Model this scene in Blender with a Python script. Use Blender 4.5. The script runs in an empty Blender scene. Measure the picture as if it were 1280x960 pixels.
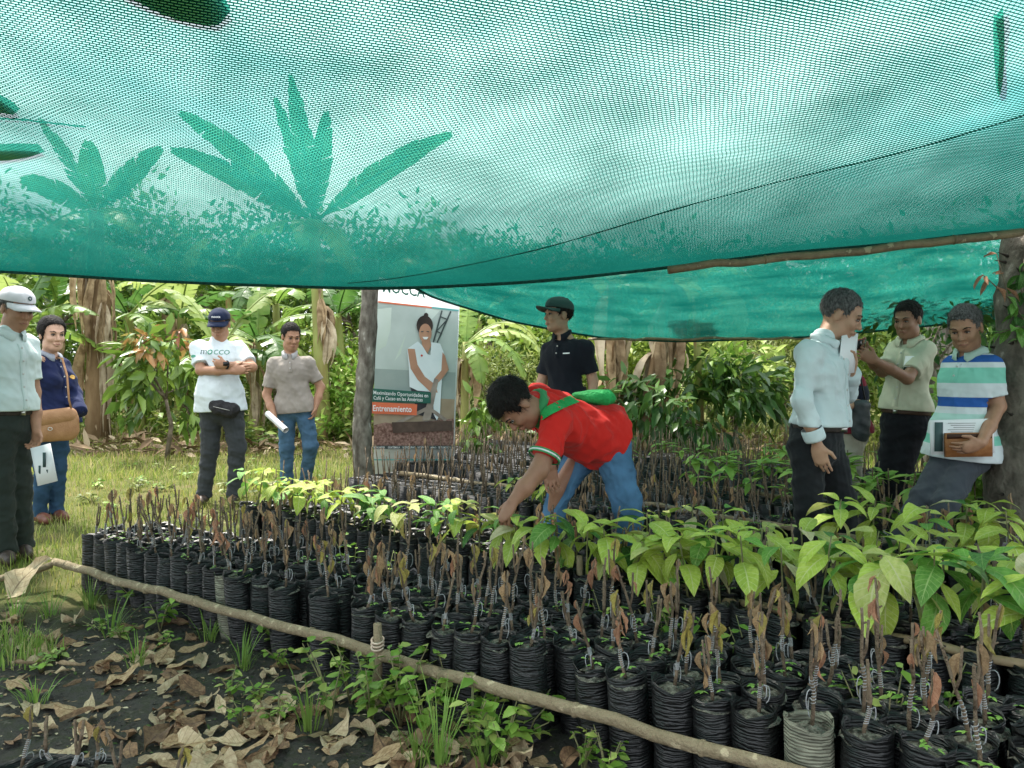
import bpy, math, random
import numpy as np
from mathutils import Vector, Matrix

# ------------------------------------------------------------------ camera, sky, sun, exposure
sc = bpy.context.scene
col = sc.collection
cam_d = bpy.data.cameras.new('camera'); cam = bpy.data.objects.new('camera', cam_d); col.objects.link(cam)
cam.location = (0, 0, 1.15); cam.rotation_euler = (math.radians(90 - 0.914), 0, 0)
cam_d.sensor_width = 36; cam_d.lens = 940 / 1280 * 36; cam_d.clip_start = 0.02; cam_d.clip_end = 600
sc.camera = cam
SUN_EL, SUN_AZ = math.radians(62), math.radians(-35)     # azimuth from +Y towards +X
wd = bpy.data.worlds.new('World'); sc.world = wd; wd.use_nodes = True
nt = wd.node_tree; bg = nt.nodes['Background']
sky = nt.nodes.new('ShaderNodeTexSky'); sky.sky_type = 'NISHITA'; sky.sun_disc = False
sky.sun_elevation = SUN_EL; sky.sun_rotation = SUN_AZ; sky.dust_density = 2.0; sky.air_density = 1.0
tc = nt.nodes.new('ShaderNodeTexCoord'); ns = nt.nodes.new('ShaderNodeTexNoise')
ns.inputs['Scale'].default_value = 2.2; ns.inputs['Detail'].default_value = 6; ns.inputs['Roughness'].default_value = .55
mp = nt.nodes.new('ShaderNodeMapping'); mp.inputs['Scale'].default_value = (1, 1, 2.6)
rp = nt.nodes.new('ShaderNodeValToRGB'); rp.color_ramp.elements[0].position = .30; rp.color_ramp.elements[1].position = .52
mx = nt.nodes.new('ShaderNodeMix'); mx.data_type = 'RGBA'
nt.links.new(tc.outputs['Generated'], mp.inputs['Vector']); nt.links.new(mp.outputs[0], ns.inputs['Vector'])
nt.links.new(ns.outputs['Fac'], rp.inputs['Fac']); nt.links.new(rp.outputs['Color'], mx.inputs[0])
nt.links.new(sky.outputs['Color'], mx.inputs[6]); mx.inputs[7].default_value = (9.2, 9.6, 9.9, 1)   # bright thin cloud
nt.links.new(mx.outputs[2], bg.inputs['Color']); bg.inputs['Strength'].default_value = 0.10
sl = bpy.data.lights.new('sun', 'SUN'); sl.energy = 3.4; sl.angle = math.radians(5); sl.color = (1, .95, .86)
so = bpy.data.objects.new('sun', sl); col.objects.link(so)
sd = Vector((math.sin(SUN_AZ) * math.cos(SUN_EL), math.cos(SUN_AZ) * math.cos(SUN_EL), math.sin(SUN_EL)))
so.rotation_euler = sd.to_track_quat('Z', 'Y').to_euler(); so.location = (0, 0, 30)
vs = sc.view_settings; vs.view_transform = 'Standard'; vs.look = 'None'; vs.gamma = 1; vs.use_curve_mapping = False
vs.exposure = 1.4
sc.cycles.use_denoising = True
sc.cycles.max_bounces = 8; sc.cycles.transparent_max_bounces = 16; sc.cycles.diffuse_bounces = 4
sc.cycles.sample_clamp_indirect = 6

R = np.random.default_rng(7); random.seed(7)
D2 = math.radians
def P(px, py, d):
    """photograph pixel at distance d -> world point"""
    return np.array([(px - 640) / 940 * d, d, 1.15 - (py - 465) / 940 * d])

# ------------------------------------------------------------------ object helpers
def put(name, data, parent=None, loc=None):
    o = bpy.data.objects.new(name, data); col.objects.link(o)
    if parent is not None: o.parent = parent
    if loc is not None: o.location = loc
    return o
def tag(o, label=None, cat=None, group=None, kind=None):
    if label: o['label'] = label
    if cat: o['category'] = cat
    if group: o['group'] = group
    if kind: o['kind'] = kind
    return o
def empty(name, loc, label, cat, group=None, rz=0):
    o = put(name, None, None, loc); o.empty_display_size = .1; o.rotation_euler = (0, 0, rz)
    return tag(o, label, cat, group)
def mesh_np(name, V, F, mat=None, smooth=True, colr=None, uv=None, fm=None):
    """V (n,3), F: (m,4) or (m,3) array or list of such arrays"""
    V = np.asarray(V, np.float32).reshape(-1, 3)
    Fs = F if isinstance(F, (list, tuple)) else [F]
    Fs = [np.asarray(f, np.int32) for f in Fs if len(f)]
    me = bpy.data.meshes.new(name)
    me.vertices.add(len(V)); me.vertices.foreach_set('co', V.ravel())
    nl = sum(f.size for f in Fs); npoly = sum(len(f) for f in Fs)
    me.loops.add(nl); me.polygons.add(npoly)
    li = np.concatenate([f.ravel() for f in Fs]); me.loops.foreach_set('vertex_index', li)
    tot = np.concatenate([np.full(len(f), f.shape[1], np.int32) for f in Fs])
    st = np.concatenate([[0], np.cumsum(tot)[:-1]]).astype(np.int32)
    me.polygons.foreach_set('loop_start', st); me.polygons.foreach_set('loop_total', tot)
    if smooth: me.polygons.foreach_set('use_smooth', np.ones(npoly, bool))
    if fm is not None: me.polygons.foreach_set('material_index', np.asarray(fm, np.int32))
    if colr is not None:
        a = me.color_attributes.new('tint', 'FLOAT_COLOR', 'POINT')
        c = np.ones((len(V), 4), np.float32); c[:, :3] = colr; a.data.foreach_set('color', c.ravel())
    if uv is not None:
        l = me.uv_layers.new(name='metres'); l.data.foreach_set('uv', np.asarray(uv, np.float32)[li].ravel())
    for m in (mat if isinstance(mat, (list, tuple)) else [mat]):
        if m is not None: me.materials.append(m)
    me.update(calc_edges=True); me.validate()
    return me
class MB:
    """collects shapes into one mesh"""
    def __init__(s): s.V = []; s.Q = []; s.T = []; s.n = 0
    def add(s, V, Q=(), T=()):
        V = np.asarray(V, float).reshape(-1, 3); s.V.append(V)
        if len(Q): s.Q.append(np.asarray(Q, int) + s.n)
        if len(T): s.T.append(np.asarray(T, int) + s.n)
        s.n += len(V); return s
    def mesh(s, name, mat, smooth=True, **k):
        F = []
        if s.Q: F.append(np.concatenate(s.Q))
        if s.T: F.append(np.concatenate(s.T))
        return mesh_np(name, np.concatenate(s.V), F, mat, smooth, **k)
    def build(s, name, mat, parent=None, loc=None, smooth=True): return put(name, s.mesh(name, mat, smooth), parent, loc)
def unit(v): v = np.asarray(v, float); return v / (np.linalg.norm(v) + 1e-12)
def frame_of(d, up=(0, 0, 1)):
    x = unit(d); up = np.asarray(up, float)
    if abs(x @ up) > .98: up = np.array([1., 0, 0])
    y = unit(np.cross(up, x)); return x, y, np.cross(x, y)
def tube(pts, rad, n=8, cap=True, wob=0, flat=1.0):
    """tapered tube along a polyline -> V, Q, T"""
    pts = np.asarray(pts, float); m = len(pts); rad = np.broadcast_to(np.asarray(rad, float), (m,))
    tan = np.gradient(pts, axis=0); V = []
    y = None
    for i in range(m):
        t = unit(tan[i])
        if y is None: _, y, z = frame_of(t)
        else:
            y = unit(y - t * (y @ t)); z = np.cross(t, y)
        a = np.linspace(0, 2 * math.pi, n, endpoint=False)
        r = rad[i] * (1 + wob * R.uniform(-1, 1, n))
        V.append(pts[i] + np.outer(r * np.cos(a), y) + np.outer(r * np.sin(a) * flat, z))
    V = np.concatenate(V); Q = []
    i, j = np.meshgrid(np.arange(m - 1), np.arange(n), indexing='ij')
    b = (j + 1) % n
    Q = np.stack([i * n + j, i * n + b, (i + 1) * n + b, (i + 1) * n + j], -1).reshape(-1, 4)
    T = []
    if cap:
        c0, c1 = len(V), len(V) + 1; V = np.concatenate([V, pts[:1], pts[-1:]])
        T = [(c0, (k + 1) % n, k) for k in range(n)] + [(c1, (m - 1) * n + k, (m - 1) * n + (k + 1) % n) for k in range(n)]
    return V, Q, T
def box(c, s):
    c = np.asarray(c, float); s = np.asarray(s, float) / 2
    V = [c + s * np.array([x, y, z]) for x in (-1, 1) for y in (-1, 1) for z in (-1, 1)]
    return V, [(0, 1, 3, 2), (4, 6, 7, 5), (0, 4, 5, 1), (2, 3, 7, 6), (0, 2, 6, 4), (1, 5, 7, 3)]
def instance(TV, TF, pos, fx, fy, fz, sc3, colr=None):
    """many copies of a small template (nv,3),(nf,k): frames fx,fy,fz (N,3), scales (N,3)"""
    N = len(pos); nv = len(TV)
    L = TV[None] * sc3[:, None, :]
    V = pos[:, None] + L[..., :1] * fx[:, None] + L[..., 1:2] * fy[:, None] + L[..., 2:3] * fz[:, None]
    F = (np.asarray(TF)[None] + (np.arange(N) * nv)[:, None, None]).reshape(-1, np.asarray(TF).shape[1])
    C = None if colr is None else np.repeat(colr, nv, axis=0)
    return V.reshape(-1, 3), F, C
def vunit(a): return a / (np.linalg.norm(a, axis=-1, keepdims=True) + 1e-9)
def frames(d, up):
    y = vunit(np.cross(up, d)); z = np.cross(d, y); return y, z

# ------------------------------------------------------------------ materials
def new_mat(name):
    m = bpy.data.materials.new(name); m.use_nodes = True
    t = m.node_tree; b = t.nodes['Principled BSDF']; return m, t, b
def col4(c): return (c[0], c[1], c[2], 1)
def pm(name, c1, c2=None, scale=20, rough=.7, bump=0, bscale=None, spec=.3, stretch=(1, 1, 1), trans=0, attr=False, objvar=0, detail=4, metal=0, c3=None, lo=.35, hi=.65, wave=None, sheen=0):
    """procedural material: noise between c1 and c2, noise bump, optional per-leaf tint and thin-leaf translucency"""
    m, t, b = new_mat(name); N = t.nodes.new; L = t.links.new
    co = N('ShaderNodeTexCoord'); mp = N('ShaderNodeMapping'); mp.inputs['Scale'].default_value = stretch
    L(co.outputs['Object'], mp.inputs['Vector'])
    b.inputs['Roughness'].default_value = rough; b.inputs['Specular IOR Level'].default_value = spec; b.inputs['Metallic'].default_value = metal
    src = None
    if c2 is not None:
        n = N('ShaderNodeTexNoise'); n.inputs['Scale'].default_value = scale; n.inputs['Detail'].default_value = detail
        L(mp.outputs[0], n.inputs['Vector'])
        r = N('ShaderNodeValToRGB'); e = r.color_ramp.elements
        e[0].position = lo; e[0].color = col4(c1); e[1].position = hi; e[1].color = col4(c2)
        if c3 is not None: x = e.new((lo + hi) / 2 + .12); x.color = col4(c3)
        L(n.outputs['Fac'], r.inputs['Fac']); src = r.outputs['Color']
    else:
        g = N('ShaderNodeRGB'); g.outputs[0].default_value = col4(c1); src = g.outputs[0]
    if attr:
        a = N('ShaderNodeAttribute'); a.attribute_name = 'tint'; x = N('ShaderNodeMix'); x.data_type = 'RGBA'; x.blend_type = 'MULTIPLY'; x.inputs[0].default_value = 1
        L(src, x.inputs[6]); L(a.outputs['Color'], x.inputs[7]); src = x.outputs[2]
    if objvar:
        oi = N('ShaderNodeObjectInfo'); h = N('ShaderNodeHueSaturation'); mr = N('ShaderNodeMapRange')
        mr.inputs['To Min'].default_value = 1 - objvar; mr.inputs['To Max'].default_value = 1 + objvar
        L(oi.outputs['Random'], mr.inputs['Value']); L(mr.outputs[0], h.inputs['Value']); L(src, h.inputs['Color']); src = h.outputs['Color']
    L(src, b.inputs['Base Color'])
    if bump:
        n2 = N('ShaderNodeTexNoise'); n2.inputs['Scale'].default_value = bscale or scale * 3; n2.inputs['Detail'].default_value = 5
        L(mp.outputs[0], n2.inputs['Vector'])
        bp = N('ShaderNodeBump'); bp.inputs['Strength'].default_value = bump; bp.inputs['Distance'].default_value = .02
        hsrc = n2.outputs['Fac']
        if wave:
            w = N('ShaderNodeTexWave'); w.bands_direction = wave[0]; w.inputs['Scale'].default_value = wave[1]; w.inputs['Distortion'].default_value = wave[2]
            w.inputs['Detail'].default_value = 3; w.inputs['Detail Scale'].default_value = 1.5
            L(mp.outputs[0], w.inputs['Vector'])
            ad = N('ShaderNodeMath'); ad.operation = 'ADD'; L(w.outputs['Fac'], ad.inputs[0]); L(n2.outputs['Fac'], ad.inputs[1]); hsrc = ad.outputs[0]
        L(hsrc, bp.inputs['Height']); L(bp.outputs[0], b.inputs['Normal'])
    if sheen: b.inputs['Sheen Weight'].default_value = sheen
    if trans:
        tr = N('ShaderNodeBsdfTranslucent'); L(src, tr.inputs['Color']); ms = N('ShaderNodeMixShader'); ms.inputs[0].default_value = trans
        L(b.outputs[0], ms.inputs[1]); L(tr.outputs[0], ms.inputs[2]); L(ms.outputs[0], t.nodes['Material Output'].inputs['Surface'])
    return m
def flat(name, c, rough=.6, spec=.25): return pm(name, c, rough=rough, spec=spec)
# ------------------------------------------------------------------ bed layout shared by ground and seedlings
A1, A2 = D2(35.3), D2(39.6)
BEDS = [  # front-left point, direction angle, rows, length, lifted edge
    (np.array([-2.34, 4.00]), A1, 4, 4.7),
    (np.array([-1.85, 4.96]), A2, 5, 5.3),
    (np.array([-1.42, 6.26]), A2, 5, 5.0),
    (np.array([-1.35, 7.46]), A2, 5, 6.0),
    (np.array([-1.10, 8.50]), A2, 5, 6.5),
    (np.array([-0.70, 9.40]), A2, 5, 7.0),
]
def bed_axes(a): return np.array([math.cos(a), -math.sin(a)]), np.array([math.sin(a), math.cos(a)])

# ------------------------------------------------------------------ ground: one sheet
def vnoise(x, y, s=0):
    r = np.random.default_rng(100 + s); o = 0
    for i in range(10):
        k = r.normal(0, 1, 2) * (1 + i * .7); o = o + np.sin(k[0] * x + k[1] * y + r.uniform(0, 6.3)) / (1 + i * .5)
    return o / 4
gx = np.concatenate([np.array([-260, -120, -60, -30, -18, -12]), np.arange(-9, 9.01, .07), np.array([12, 18, 30, 60, 120, 260])])
gy = np.concatenate([np.array([-60, -20, -8, -3, 0]), np.arange(.6, 15, .07), np.array([18, 24, 34, 60, 120, 300])])
GX, GY = np.meshgrid(gx, gy, indexing='ij')
def ground_z(x, y):
    near = (np.abs(x) < 9) & (y > .5) & (y < 15)
    return np.where(near, .014 * vnoise(x * 1.3, y * 1.3, 1) + .007 * vnoise(x * 6, y * 6, 2), 0) - .01
def soil_mask(x, y):
    n = vnoise(x * 1.2, y * 1.2, 5) * .45 + vnoise(x * 5, y * 5, 6) * .25
    a = np.clip((3.75 + .12 * (x + 3) - y + n) / .5, 0, 1)
    b = np.clip((x + 2.15 - .22 * (y - 4) + n * .6) / .3, 0, 1) * np.clip((10.3 - .75 * np.clip(x, -1.2, 9) - y + n) / .8, 0, 1)
    return np.maximum(a, b)
GZ = ground_z(GX, GY) + .012 * np.random.default_rng(3).normal(0, .5, GX.shape) * (np.abs(GX) < 8.9) * (GY > .6) * (GY < 14.9)
nx_, ny_ = GX.shape
ii, jj = np.meshgrid(np.arange(nx_ - 1), np.arange(ny_ - 1), indexing='ij')
GQ = np.stack([ii * ny_ + jj, (ii + 1) * ny_ + jj, (ii + 1) * ny_ + jj + 1, ii * ny_ + jj + 1], -1).reshape(-1, 4)
SM = soil_mask(GX, GY)
gm, gt, gb = new_mat('ground_earth'); N = gt.nodes.new; L = gt.links.new
co = N('ShaderNodeTexCoord'); at = N('ShaderNodeAttribute'); at.attribute_name = 'tint'
def ramp(scale, stops, detail=6, rough=.6):
    n = N('ShaderNodeTexNoise'); n.inputs['Scale'].default_value = scale; n.inputs['Detail'].default_value = detail; n.inputs['Roughness'].default_value = rough
    L(co.outputs['Object'], n.inputs['Vector']); r = N('ShaderNodeValToRGB'); e = r.color_ramp.elements
    e[0].position, e[0].color = stops[0][0], col4(stops[0][1]); e[1].position, e[1].color = stops[-1][0], col4(stops[-1][1])
    for p, c in stops[1:-1]: x = e.new(p); x.color = col4(c)
    L(n.outputs['Fac'], r.inputs['Fac']); return r.outputs['Color'], n.outputs['Fac']
soil, sf = ramp(16, [(.34, (.030, .028, .026)), (.48, (.080, .076, .068)), (.58, (.058, .062, .042)), (.70, (.17, .155, .135))], 10, .72)
turf, tf = ramp(3, [(.3, (.075, .10, .022)), (.5, (.14, .15, .05)), (.7, (.20, .17, .085))])
mxg = N('ShaderNodeMix'); mxg.data_type = 'RGBA'; L(at.outputs['Fac'], mxg.inputs[0]); L(turf, mxg.inputs[6]); L(soil, mxg.inputs[7])
L(mxg.outputs[2], gb.inputs['Base Color']); gb.inputs['Roughness'].default_value = .95; gb.inputs['Specular IOR Level'].default_value = .1
_, fine = ramp(55, [(.3, (0, 0, 0)), (.7, (1, 1, 1))], 8, .7)
bp_ = N('ShaderNodeBump'); bp_.inputs['Strength'].default_value = .9; bp_.inputs['Distance'].default_value = .03; L(fine, bp_.inputs['Height']); L(bp_.outputs[0], gb.inputs['Normal'])
ground = put('ground', mesh_np('ground', np.stack([GX, GY, GZ], -1), GQ, gm, True, colr=np.repeat(SM.reshape(-1, 1), 3, 1)))
tag(ground, 'dark nursery soil running into short patchy grass', kind='structure')

# ------------------------------------------------------------------ shade nets
def net_material(name, a, b_, hu, hv, rot, thread, film=(.035, .32, .25), film_w=.55):
    m, t, b = new_mat(name); N = t.nodes.new; L = t.links.new
    def M(op, x, y=None, z=None):
        n = N('ShaderNodeMath'); n.operation = op
        for i, q in enumerate((x, y, z)):
            if q is None: continue
            if isinstance(q, (int, float)): n.inputs[i].default_value = q
            else: L(q, n.inputs[i])
        return n.outputs[0]
    uv = N('ShaderNodeUVMap'); uv.uv_map = 'metres'; mp = N('ShaderNodeMapping'); mp.inputs['Rotation'].default_value = (0, 0, rot); L(uv.outputs[0], mp.inputs[0])
    sp = N('ShaderNodeSeparateXYZ'); L(mp.outputs[0], sp.inputs[0])
    nz = N('ShaderNodeTexNoise'); nz.inputs['Scale'].default_value = 2.2; nz.inputs['Detail'].default_value = 4; L(uv.outputs[0], nz.inputs['Vector'])
    nw = N('ShaderNodeTexNoise'); nw.inputs['Scale'].default_value = 9; L(uv.outputs[0], nw.inputs['Vector'])
    u = M('ADD', M('DIVIDE', sp.outputs[0], a), M('MULTIPLY', nw.outputs['Fac'], .8)); v = M('ADD', M('DIVIDE', sp.outputs[1], b_), M('MULTIPLY', nw.outputs['Fac'], .6))
    row = M('FLOOR', v); uu = M('FRACT', M('ADD', u, M('MULTIPLY', row, .5))); vv = M('FRACT', v)
    da = N('ShaderNodeAttribute'); da.attribute_name = 'tint'
    wid = M('MULTIPLY', M('ADD', M('MULTIPLY', M('SUBTRACT', nz.outputs['Fac'], .5), .5), hv), da.outputs['Fac'])
    h = M('MULTIPLY', M('LESS_THAN', M('ABSOLUTE', M('SUBTRACT', uu, .5)), hu), M('LESS_THAN', M('ABSOLUTE', M('SUBTRACT', vv, .5)), wid))
    t.nodes.remove(b)
    rgb = N('ShaderNodeMix'); rgb.data_type = 'RGBA'; L(nz.outputs['Fac'], rgb.inputs[0]); rgb.inputs[6].default_value = col4(thread[0]); rgb.inputs[7].default_value = col4(thread[1])
    df = N('ShaderNodeBsdfDiffuse'); tl = N('ShaderNodeBsdfTranslucent'); L(rgb.outputs[2], df.inputs[0]); L(rgb.outputs[2], tl.inputs[0])
    m1 = N('ShaderNodeMixShader'); m1.inputs[0].default_value = .6; L(df.outputs[0], m1.inputs[1]); L(tl.outputs[0], m1.inputs[2])
    tr = N('ShaderNodeBsdfTransparent'); tf = N('ShaderNodeBsdfTranslucent'); tf.inputs[0].default_value = col4(film); m3 = N('ShaderNodeMixShader'); m3.inputs[0].default_value = film_w; L(tr.outputs[0], m3.inputs[1]); L(tf.outputs[0], m3.inputs[2])
    m2 = N('ShaderNodeMixShader'); L(h, m2.inputs[0]); L(m1.outputs[0], m2.inputs[1]); L(m3.outputs[0], m2.inputs[2])   # open stitches are bridged by thin translucent tape
    L(m2.outputs[0], t.nodes['Material Output'].inputs['Surface']); return m
NET_NEAR = net_material('shade_net_weave', .017, .0105, .40, .235, D2(24), ((.0022, .042, .034), (.004, .070, .056)))
NET_FAR = net_material('shade_net_weave_fine', .015, .010, .36, .10, D2(-8), ((.0025, .055, .044), (.005, .09, .07)))
HEM = pm('net_hem', (.004, .045, .036), (.008, .10, .075), 60, .8, .6, 200)
ET = np.array([(-7, 4.3, 1.86), (-3.06, 4.5, 1.758), (-2.06, 4.4, 1.682), (-.715, 4.2, 1.615), (.26, 4.1, 1.652), (.905, 4.05, 1.728), (1.38, 4.06, 1.785), (2.7, 4.15, 1.925), (3.5, 4.15, 2.0), (4.8, 4.1, 2.05)])
def edge_at(x): return np.interp(x, ET[:, 0], ET[:, 1]), np.interp(x, ET[:, 0], ET[:, 2])
def smooth_edge(x):
    xs = x[..., None] + np.linspace(-.35, .35, 9); d, z = edge_at(xs); return d.mean(-1), z.mean(-1)
def near_net(x, q):
    d, z = smooth_edge(np.asarray(x, float)); q = np.asarray(q, float)
    zz = z + .168 * q - .05 * np.exp(-q / .25) * 0 + .018 * np.sin(x * 2.1 + q * .8) * np.clip(q, 0, 1)
    zz = zz + .012 * np.sin(x * 5.5 - q * 3.0) * np.exp(-((q - .9) / .7) ** 2) * np.clip(x, 0, 1.5)
    return np.stack([x, d - q, zz], -1)
xs = np.linspace(-7, 4.6, 150); qs = np.concatenate([np.linspace(0, 3.2, 90), np.linspace(3.24, 3.75, 10)])
NX, NQ = np.meshgrid(xs, qs, indexing='ij'); NV = near_net(NX, NQ)
def gridq(n, m):
    i, j = np.meshgrid(np.arange(n - 1), np.arange(m - 1), indexing='ij'); return np.stack([i * m + j, (i + 1) * m + j, (i + 1) * m + j + 1, i * m + j + 1], -1).reshape(-1, 4)
SQ = np.interp(NX, [-9, -.9, -.6, .1, .9, 1.72, 2.5, 3.4], [0, .1, .2, .5, .9, 1.42, 1.95, 2.5])
open_ = (.06 + .94 * np.clip(NQ / 1.55, 0, 1) ** 1.15) * (1 - .45 * (1 / (1 + np.exp((NQ - SQ) / .03))))   # smaller holes paint in grazing-view shade towards the hem; weave doubled below the seam
net1 = put('shade_net', mesh_np('shade_net', NV, gridq(len(xs), len(qs)), NET_NEAR, True, uv=np.stack([NX.ravel(), NQ.ravel()], -1), colr=np.repeat(open_.reshape(-1, 1), 3, 1)))
tag(net1, 'large green woven shade net stretched overhead, its hem sagging above the seedling beds', 'shade net')
ex = np.linspace(-7, 4.6, 90); ev = near_net(ex, np.zeros_like(ex)); ev[:, 2] -= .004
MB().add(*tube(ev, .011, 8, wob=.12)).build('hem', HEM, net1)
sx = np.array([-.9, -.6, .1, .9, 1.72, 2.5, 3.4]); sq = np.array([.1, .2, .5, .9, 1.42, 1.95, 2.5])
sxx = np.linspace(-.9, 3.4, 60); sv = near_net(sxx, np.interp(sxx, sx, sq)); sv[:, 2] -= .006
MB().add(*tube(sv, .0026, 6, wob=.4)).build('seam', pm('net_seam', (.004, .06, .05), (.01, .12, .095), 40, .85), net1)
LT = [(505, 352, 6.4), (540, 371, 7.0), (640, 402, 7.8), (750, 422, 8.3), (850, 427, 8.5), (1010, 421, 8.3), (1100, 413, 8.0), (1200, 403, 7.6), (1360, 392, 7.2)]
lo_ = np.array([P(*a) for a in LT]); tt = np.linspace(0, 1, 70); lt = np.linspace(0, 1, len(LT))
lo_s = np.stack([np.interp(tt, lt, lo_[:, k]) for k in range(3)], -1)
for _ in range(3): lo_s[1:-1] = (lo_s[:-2] + lo_s[1:-1] * 2 + lo_s[2:]) / 4
ux = np.interp(tt, [0, .18, 1], [-.75, -.15, 3.5]); ud, uz = smooth_edge(ux); wl_ = np.clip(tt / .18, 0, 1); up_s = np.stack([ux, (ud + .10) * wl_ + 6.0 * (1 - wl_), (uz + .05) * wl_ + 1.86 * (1 - wl_)], -1)   # tied along the hem pole of the large net
vv = np.linspace(0, 1, 34); S2 = lo_s[:, None] * (1 - vv)[None, :, None] + up_s[:, None] * vv[None, :, None]; vz = vv ** .62; vy = vv ** 1.3; S2[..., 2] = lo_s[:, None, 2] * (1 - vz) + up_s[:, None, 2] * vz; S2[..., :2] = lo_s[:, None, :2] * (1 - vy)[None, :, None] + up_s[:, None, :2] * vy[None, :, None]
S2[..., 2] += .14 * np.sin(math.pi * vv)[None] - .012 * np.sin(tt * 30)[:, None] * np.sin(math.pi * vv)[None]
uv2 = np.stack([np.repeat(tt * 5, len(vv)), np.tile(vv * 4, len(tt))], -1)
net2 = put('shade_net', mesh_np('shade_net', S2, gridq(len(tt), len(vv)), NET_FAR, True, uv=uv2, colr=np.ones((len(uv2), 3))))
tag(net2, 'smaller green shade net sloping down behind the standing men to a thin pole', 'shade net')
MB().add(*tube(lo_s - [0, 0, .004], .012, 7, wob=.15)).build('hem', HEM, net2)

# ------------------------------------------------------------------ poles, posts and trunks
BAMBOO = pm('bamboo', (.30, .235, .13), (.47, .39, .24), 14, .55, .25, 60, stretch=(1, 1, 1), c3=(.20, .15, .09))
OLDPOLE = pm('weathered_pole', (.21, .165, .10), (.41, .34, .22), 22, .8, .7, 60, c3=(.25, .20, .125))
BARK = pm('lichen_bark', (.085, .075, .06), (.34, .33, .29), 17, .95, 1.0, 26, spec=.1, stretch=(1, 1, .5), c3=(.22, .205, .17), lo=.36, hi=.66, detail=8)
THORN = pm('thorn_dark', (.02, .016, .013), (.05, .04, .03), 40, .8)
BARK2 = pm('grey_bark', (.10, .088, .07), (.31, .28, .235), 12, .95, 1.0, 34, spec=.1, stretch=(1, 1, .7), c3=(.21, .185, .15), detail=9, lo=.38, hi=.68)
def pole(p0, p1, r0, r1, label, mat=None, name='bamboo_pole', sag=0, nodes=None, group=None, wav=.006):
    p0, p1 = np.asarray(p0, float), np.asarray(p1, float); ln = np.linalg.norm(p1 - p0); n = max(8, int(ln / .12)); t = np.linspace(0, 1, n)
    pts = p0 + (p1 - p0) * t[:, None]; pts[:, 2] -= sag * np.sin(math.pi * t)
    pts[1:-1] += R.normal(0, wav, (n - 2, 3)); mid = (p0 + p1) / 2
    o = put(name, MB().add(*tube(pts - mid, r0 + (r1 - r0) * t, 8, wob=.05)).mesh(name, mat or BAMBOO), None, mid)
    tag(o, label, 'pole', group)
    k = nodes if nodes is not None else max(1, int(ln / .38)); u = unit(p1 - p0)
    for i in range(k):
        q = int((i + .6) / k * (n - 1)); c = pts[q] - mid; rr = r0 + (r1 - r0) * t[q]
        put('node_ring', MB().add(*tube([c - u * .008, c - u * .003, c + u * .003, c + u * .008], [rr * .95, rr * 1.18, rr * 1.18, rr * .95], 8)).mesh('node_ring', mat or BAMBOO), o)
    return o
pole(P(66, 703, 3.97), P(1010, 973, 1.80), .021, .019, 'long bamboo pole along the front of the bed nearest the leaf-strewn soil', OLDPOLE, wav=.004)
pole(P(325, 637, 4.95), P(905, 748, 3.0), .017, .016, 'bamboo pole lying behind the first row of green leafy seedlings', OLDPOLE)
pole(P(830, 735, 3.12), P(1300, 835, 2.2), .015, .015, 'bamboo pole under the big drooping yellow-green seedling leaves', BAMBOO)
pole(P(500, 592, 6.35), P(650, 611, 5.75), .020, .018, 'pale bamboo pole among bare twigs beside the banner', BAMBOO)
pole(P(802, 630, 4.9), P(1003, 664, 4.15), .017, .017, 'bamboo pole behind the legs of the man in red', OLDPOLE)
pole(P(1048, 671, 3.95), P(1190, 690, 3.55), .018, .017, 'short bamboo pole in front of the man leaning on the trunk', OLDPOLE)
pole(P(906, 611, 5.5), P(1010, 626, 5.1), .016, .015, 'thin bamboo pole across the far bed of leafy seedlings', BAMBOO)
pole(P(814, 652, 4.72), P(850, 659, 4.6), .016, .015, 'stub of bamboo pole low beside the blue jeans', BAMBOO, nodes=1)
pole(P(818, 752, 3.06), P(845, 760, 2.95), .016, .015, 'stub of bamboo pole low among the leafy seedlings', BAMBOO, nodes=1)
pole(P(-70, 742, 3.7), P(62, 707, 4.02), .016, .018, 'weathered stick meeting the end of the long front pole', OLDPOLE, nodes=2)
pole(P(835, 338, 4.02), P(1275, 291, 4.13), .021, .024, 'thick bamboo pole carrying the hem of the large shade net', BAMBOO, nodes=2)
pole(P(735, 424, 8.28), P(1025, 423, 8.32), .014, .014, 'thin straight pole along the low edge of the smaller shade net', BAMBOO, nodes=3)
def stake(px, py, d, h, label):
    p = P(px, py, d); o = put('wooden_stake', MB().add(*tube([(0, 0, -.04), (.002, 0, h * .5), (0, .003, h)], [.016, .015, .0145], 8, wob=.06)).mesh('wooden_stake', OLDPOLE), None, (p[0], p[1], 0))
    return tag(o, label, 'stake')
s1 = stake(471, 783, 2.60, .275, 'short wooden stake tied to the long front pole')
b = MB(); 
for k in range(3):
    a = np.linspace(0, 6.28, 14); b.add(*tube(np.stack([.021 * np.cos(a), .024 * np.sin(a), .195 + .012 * k + .006 * np.sin(a)], -1), .0035, 5))
b.build('tie_cord', pm('cord', (.5, .36, .27), (.62, .5, .4), 30, .8), s1)
stake(725, 697, 3.28, .345, 'short wooden stake beside the first leafy row')
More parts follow.
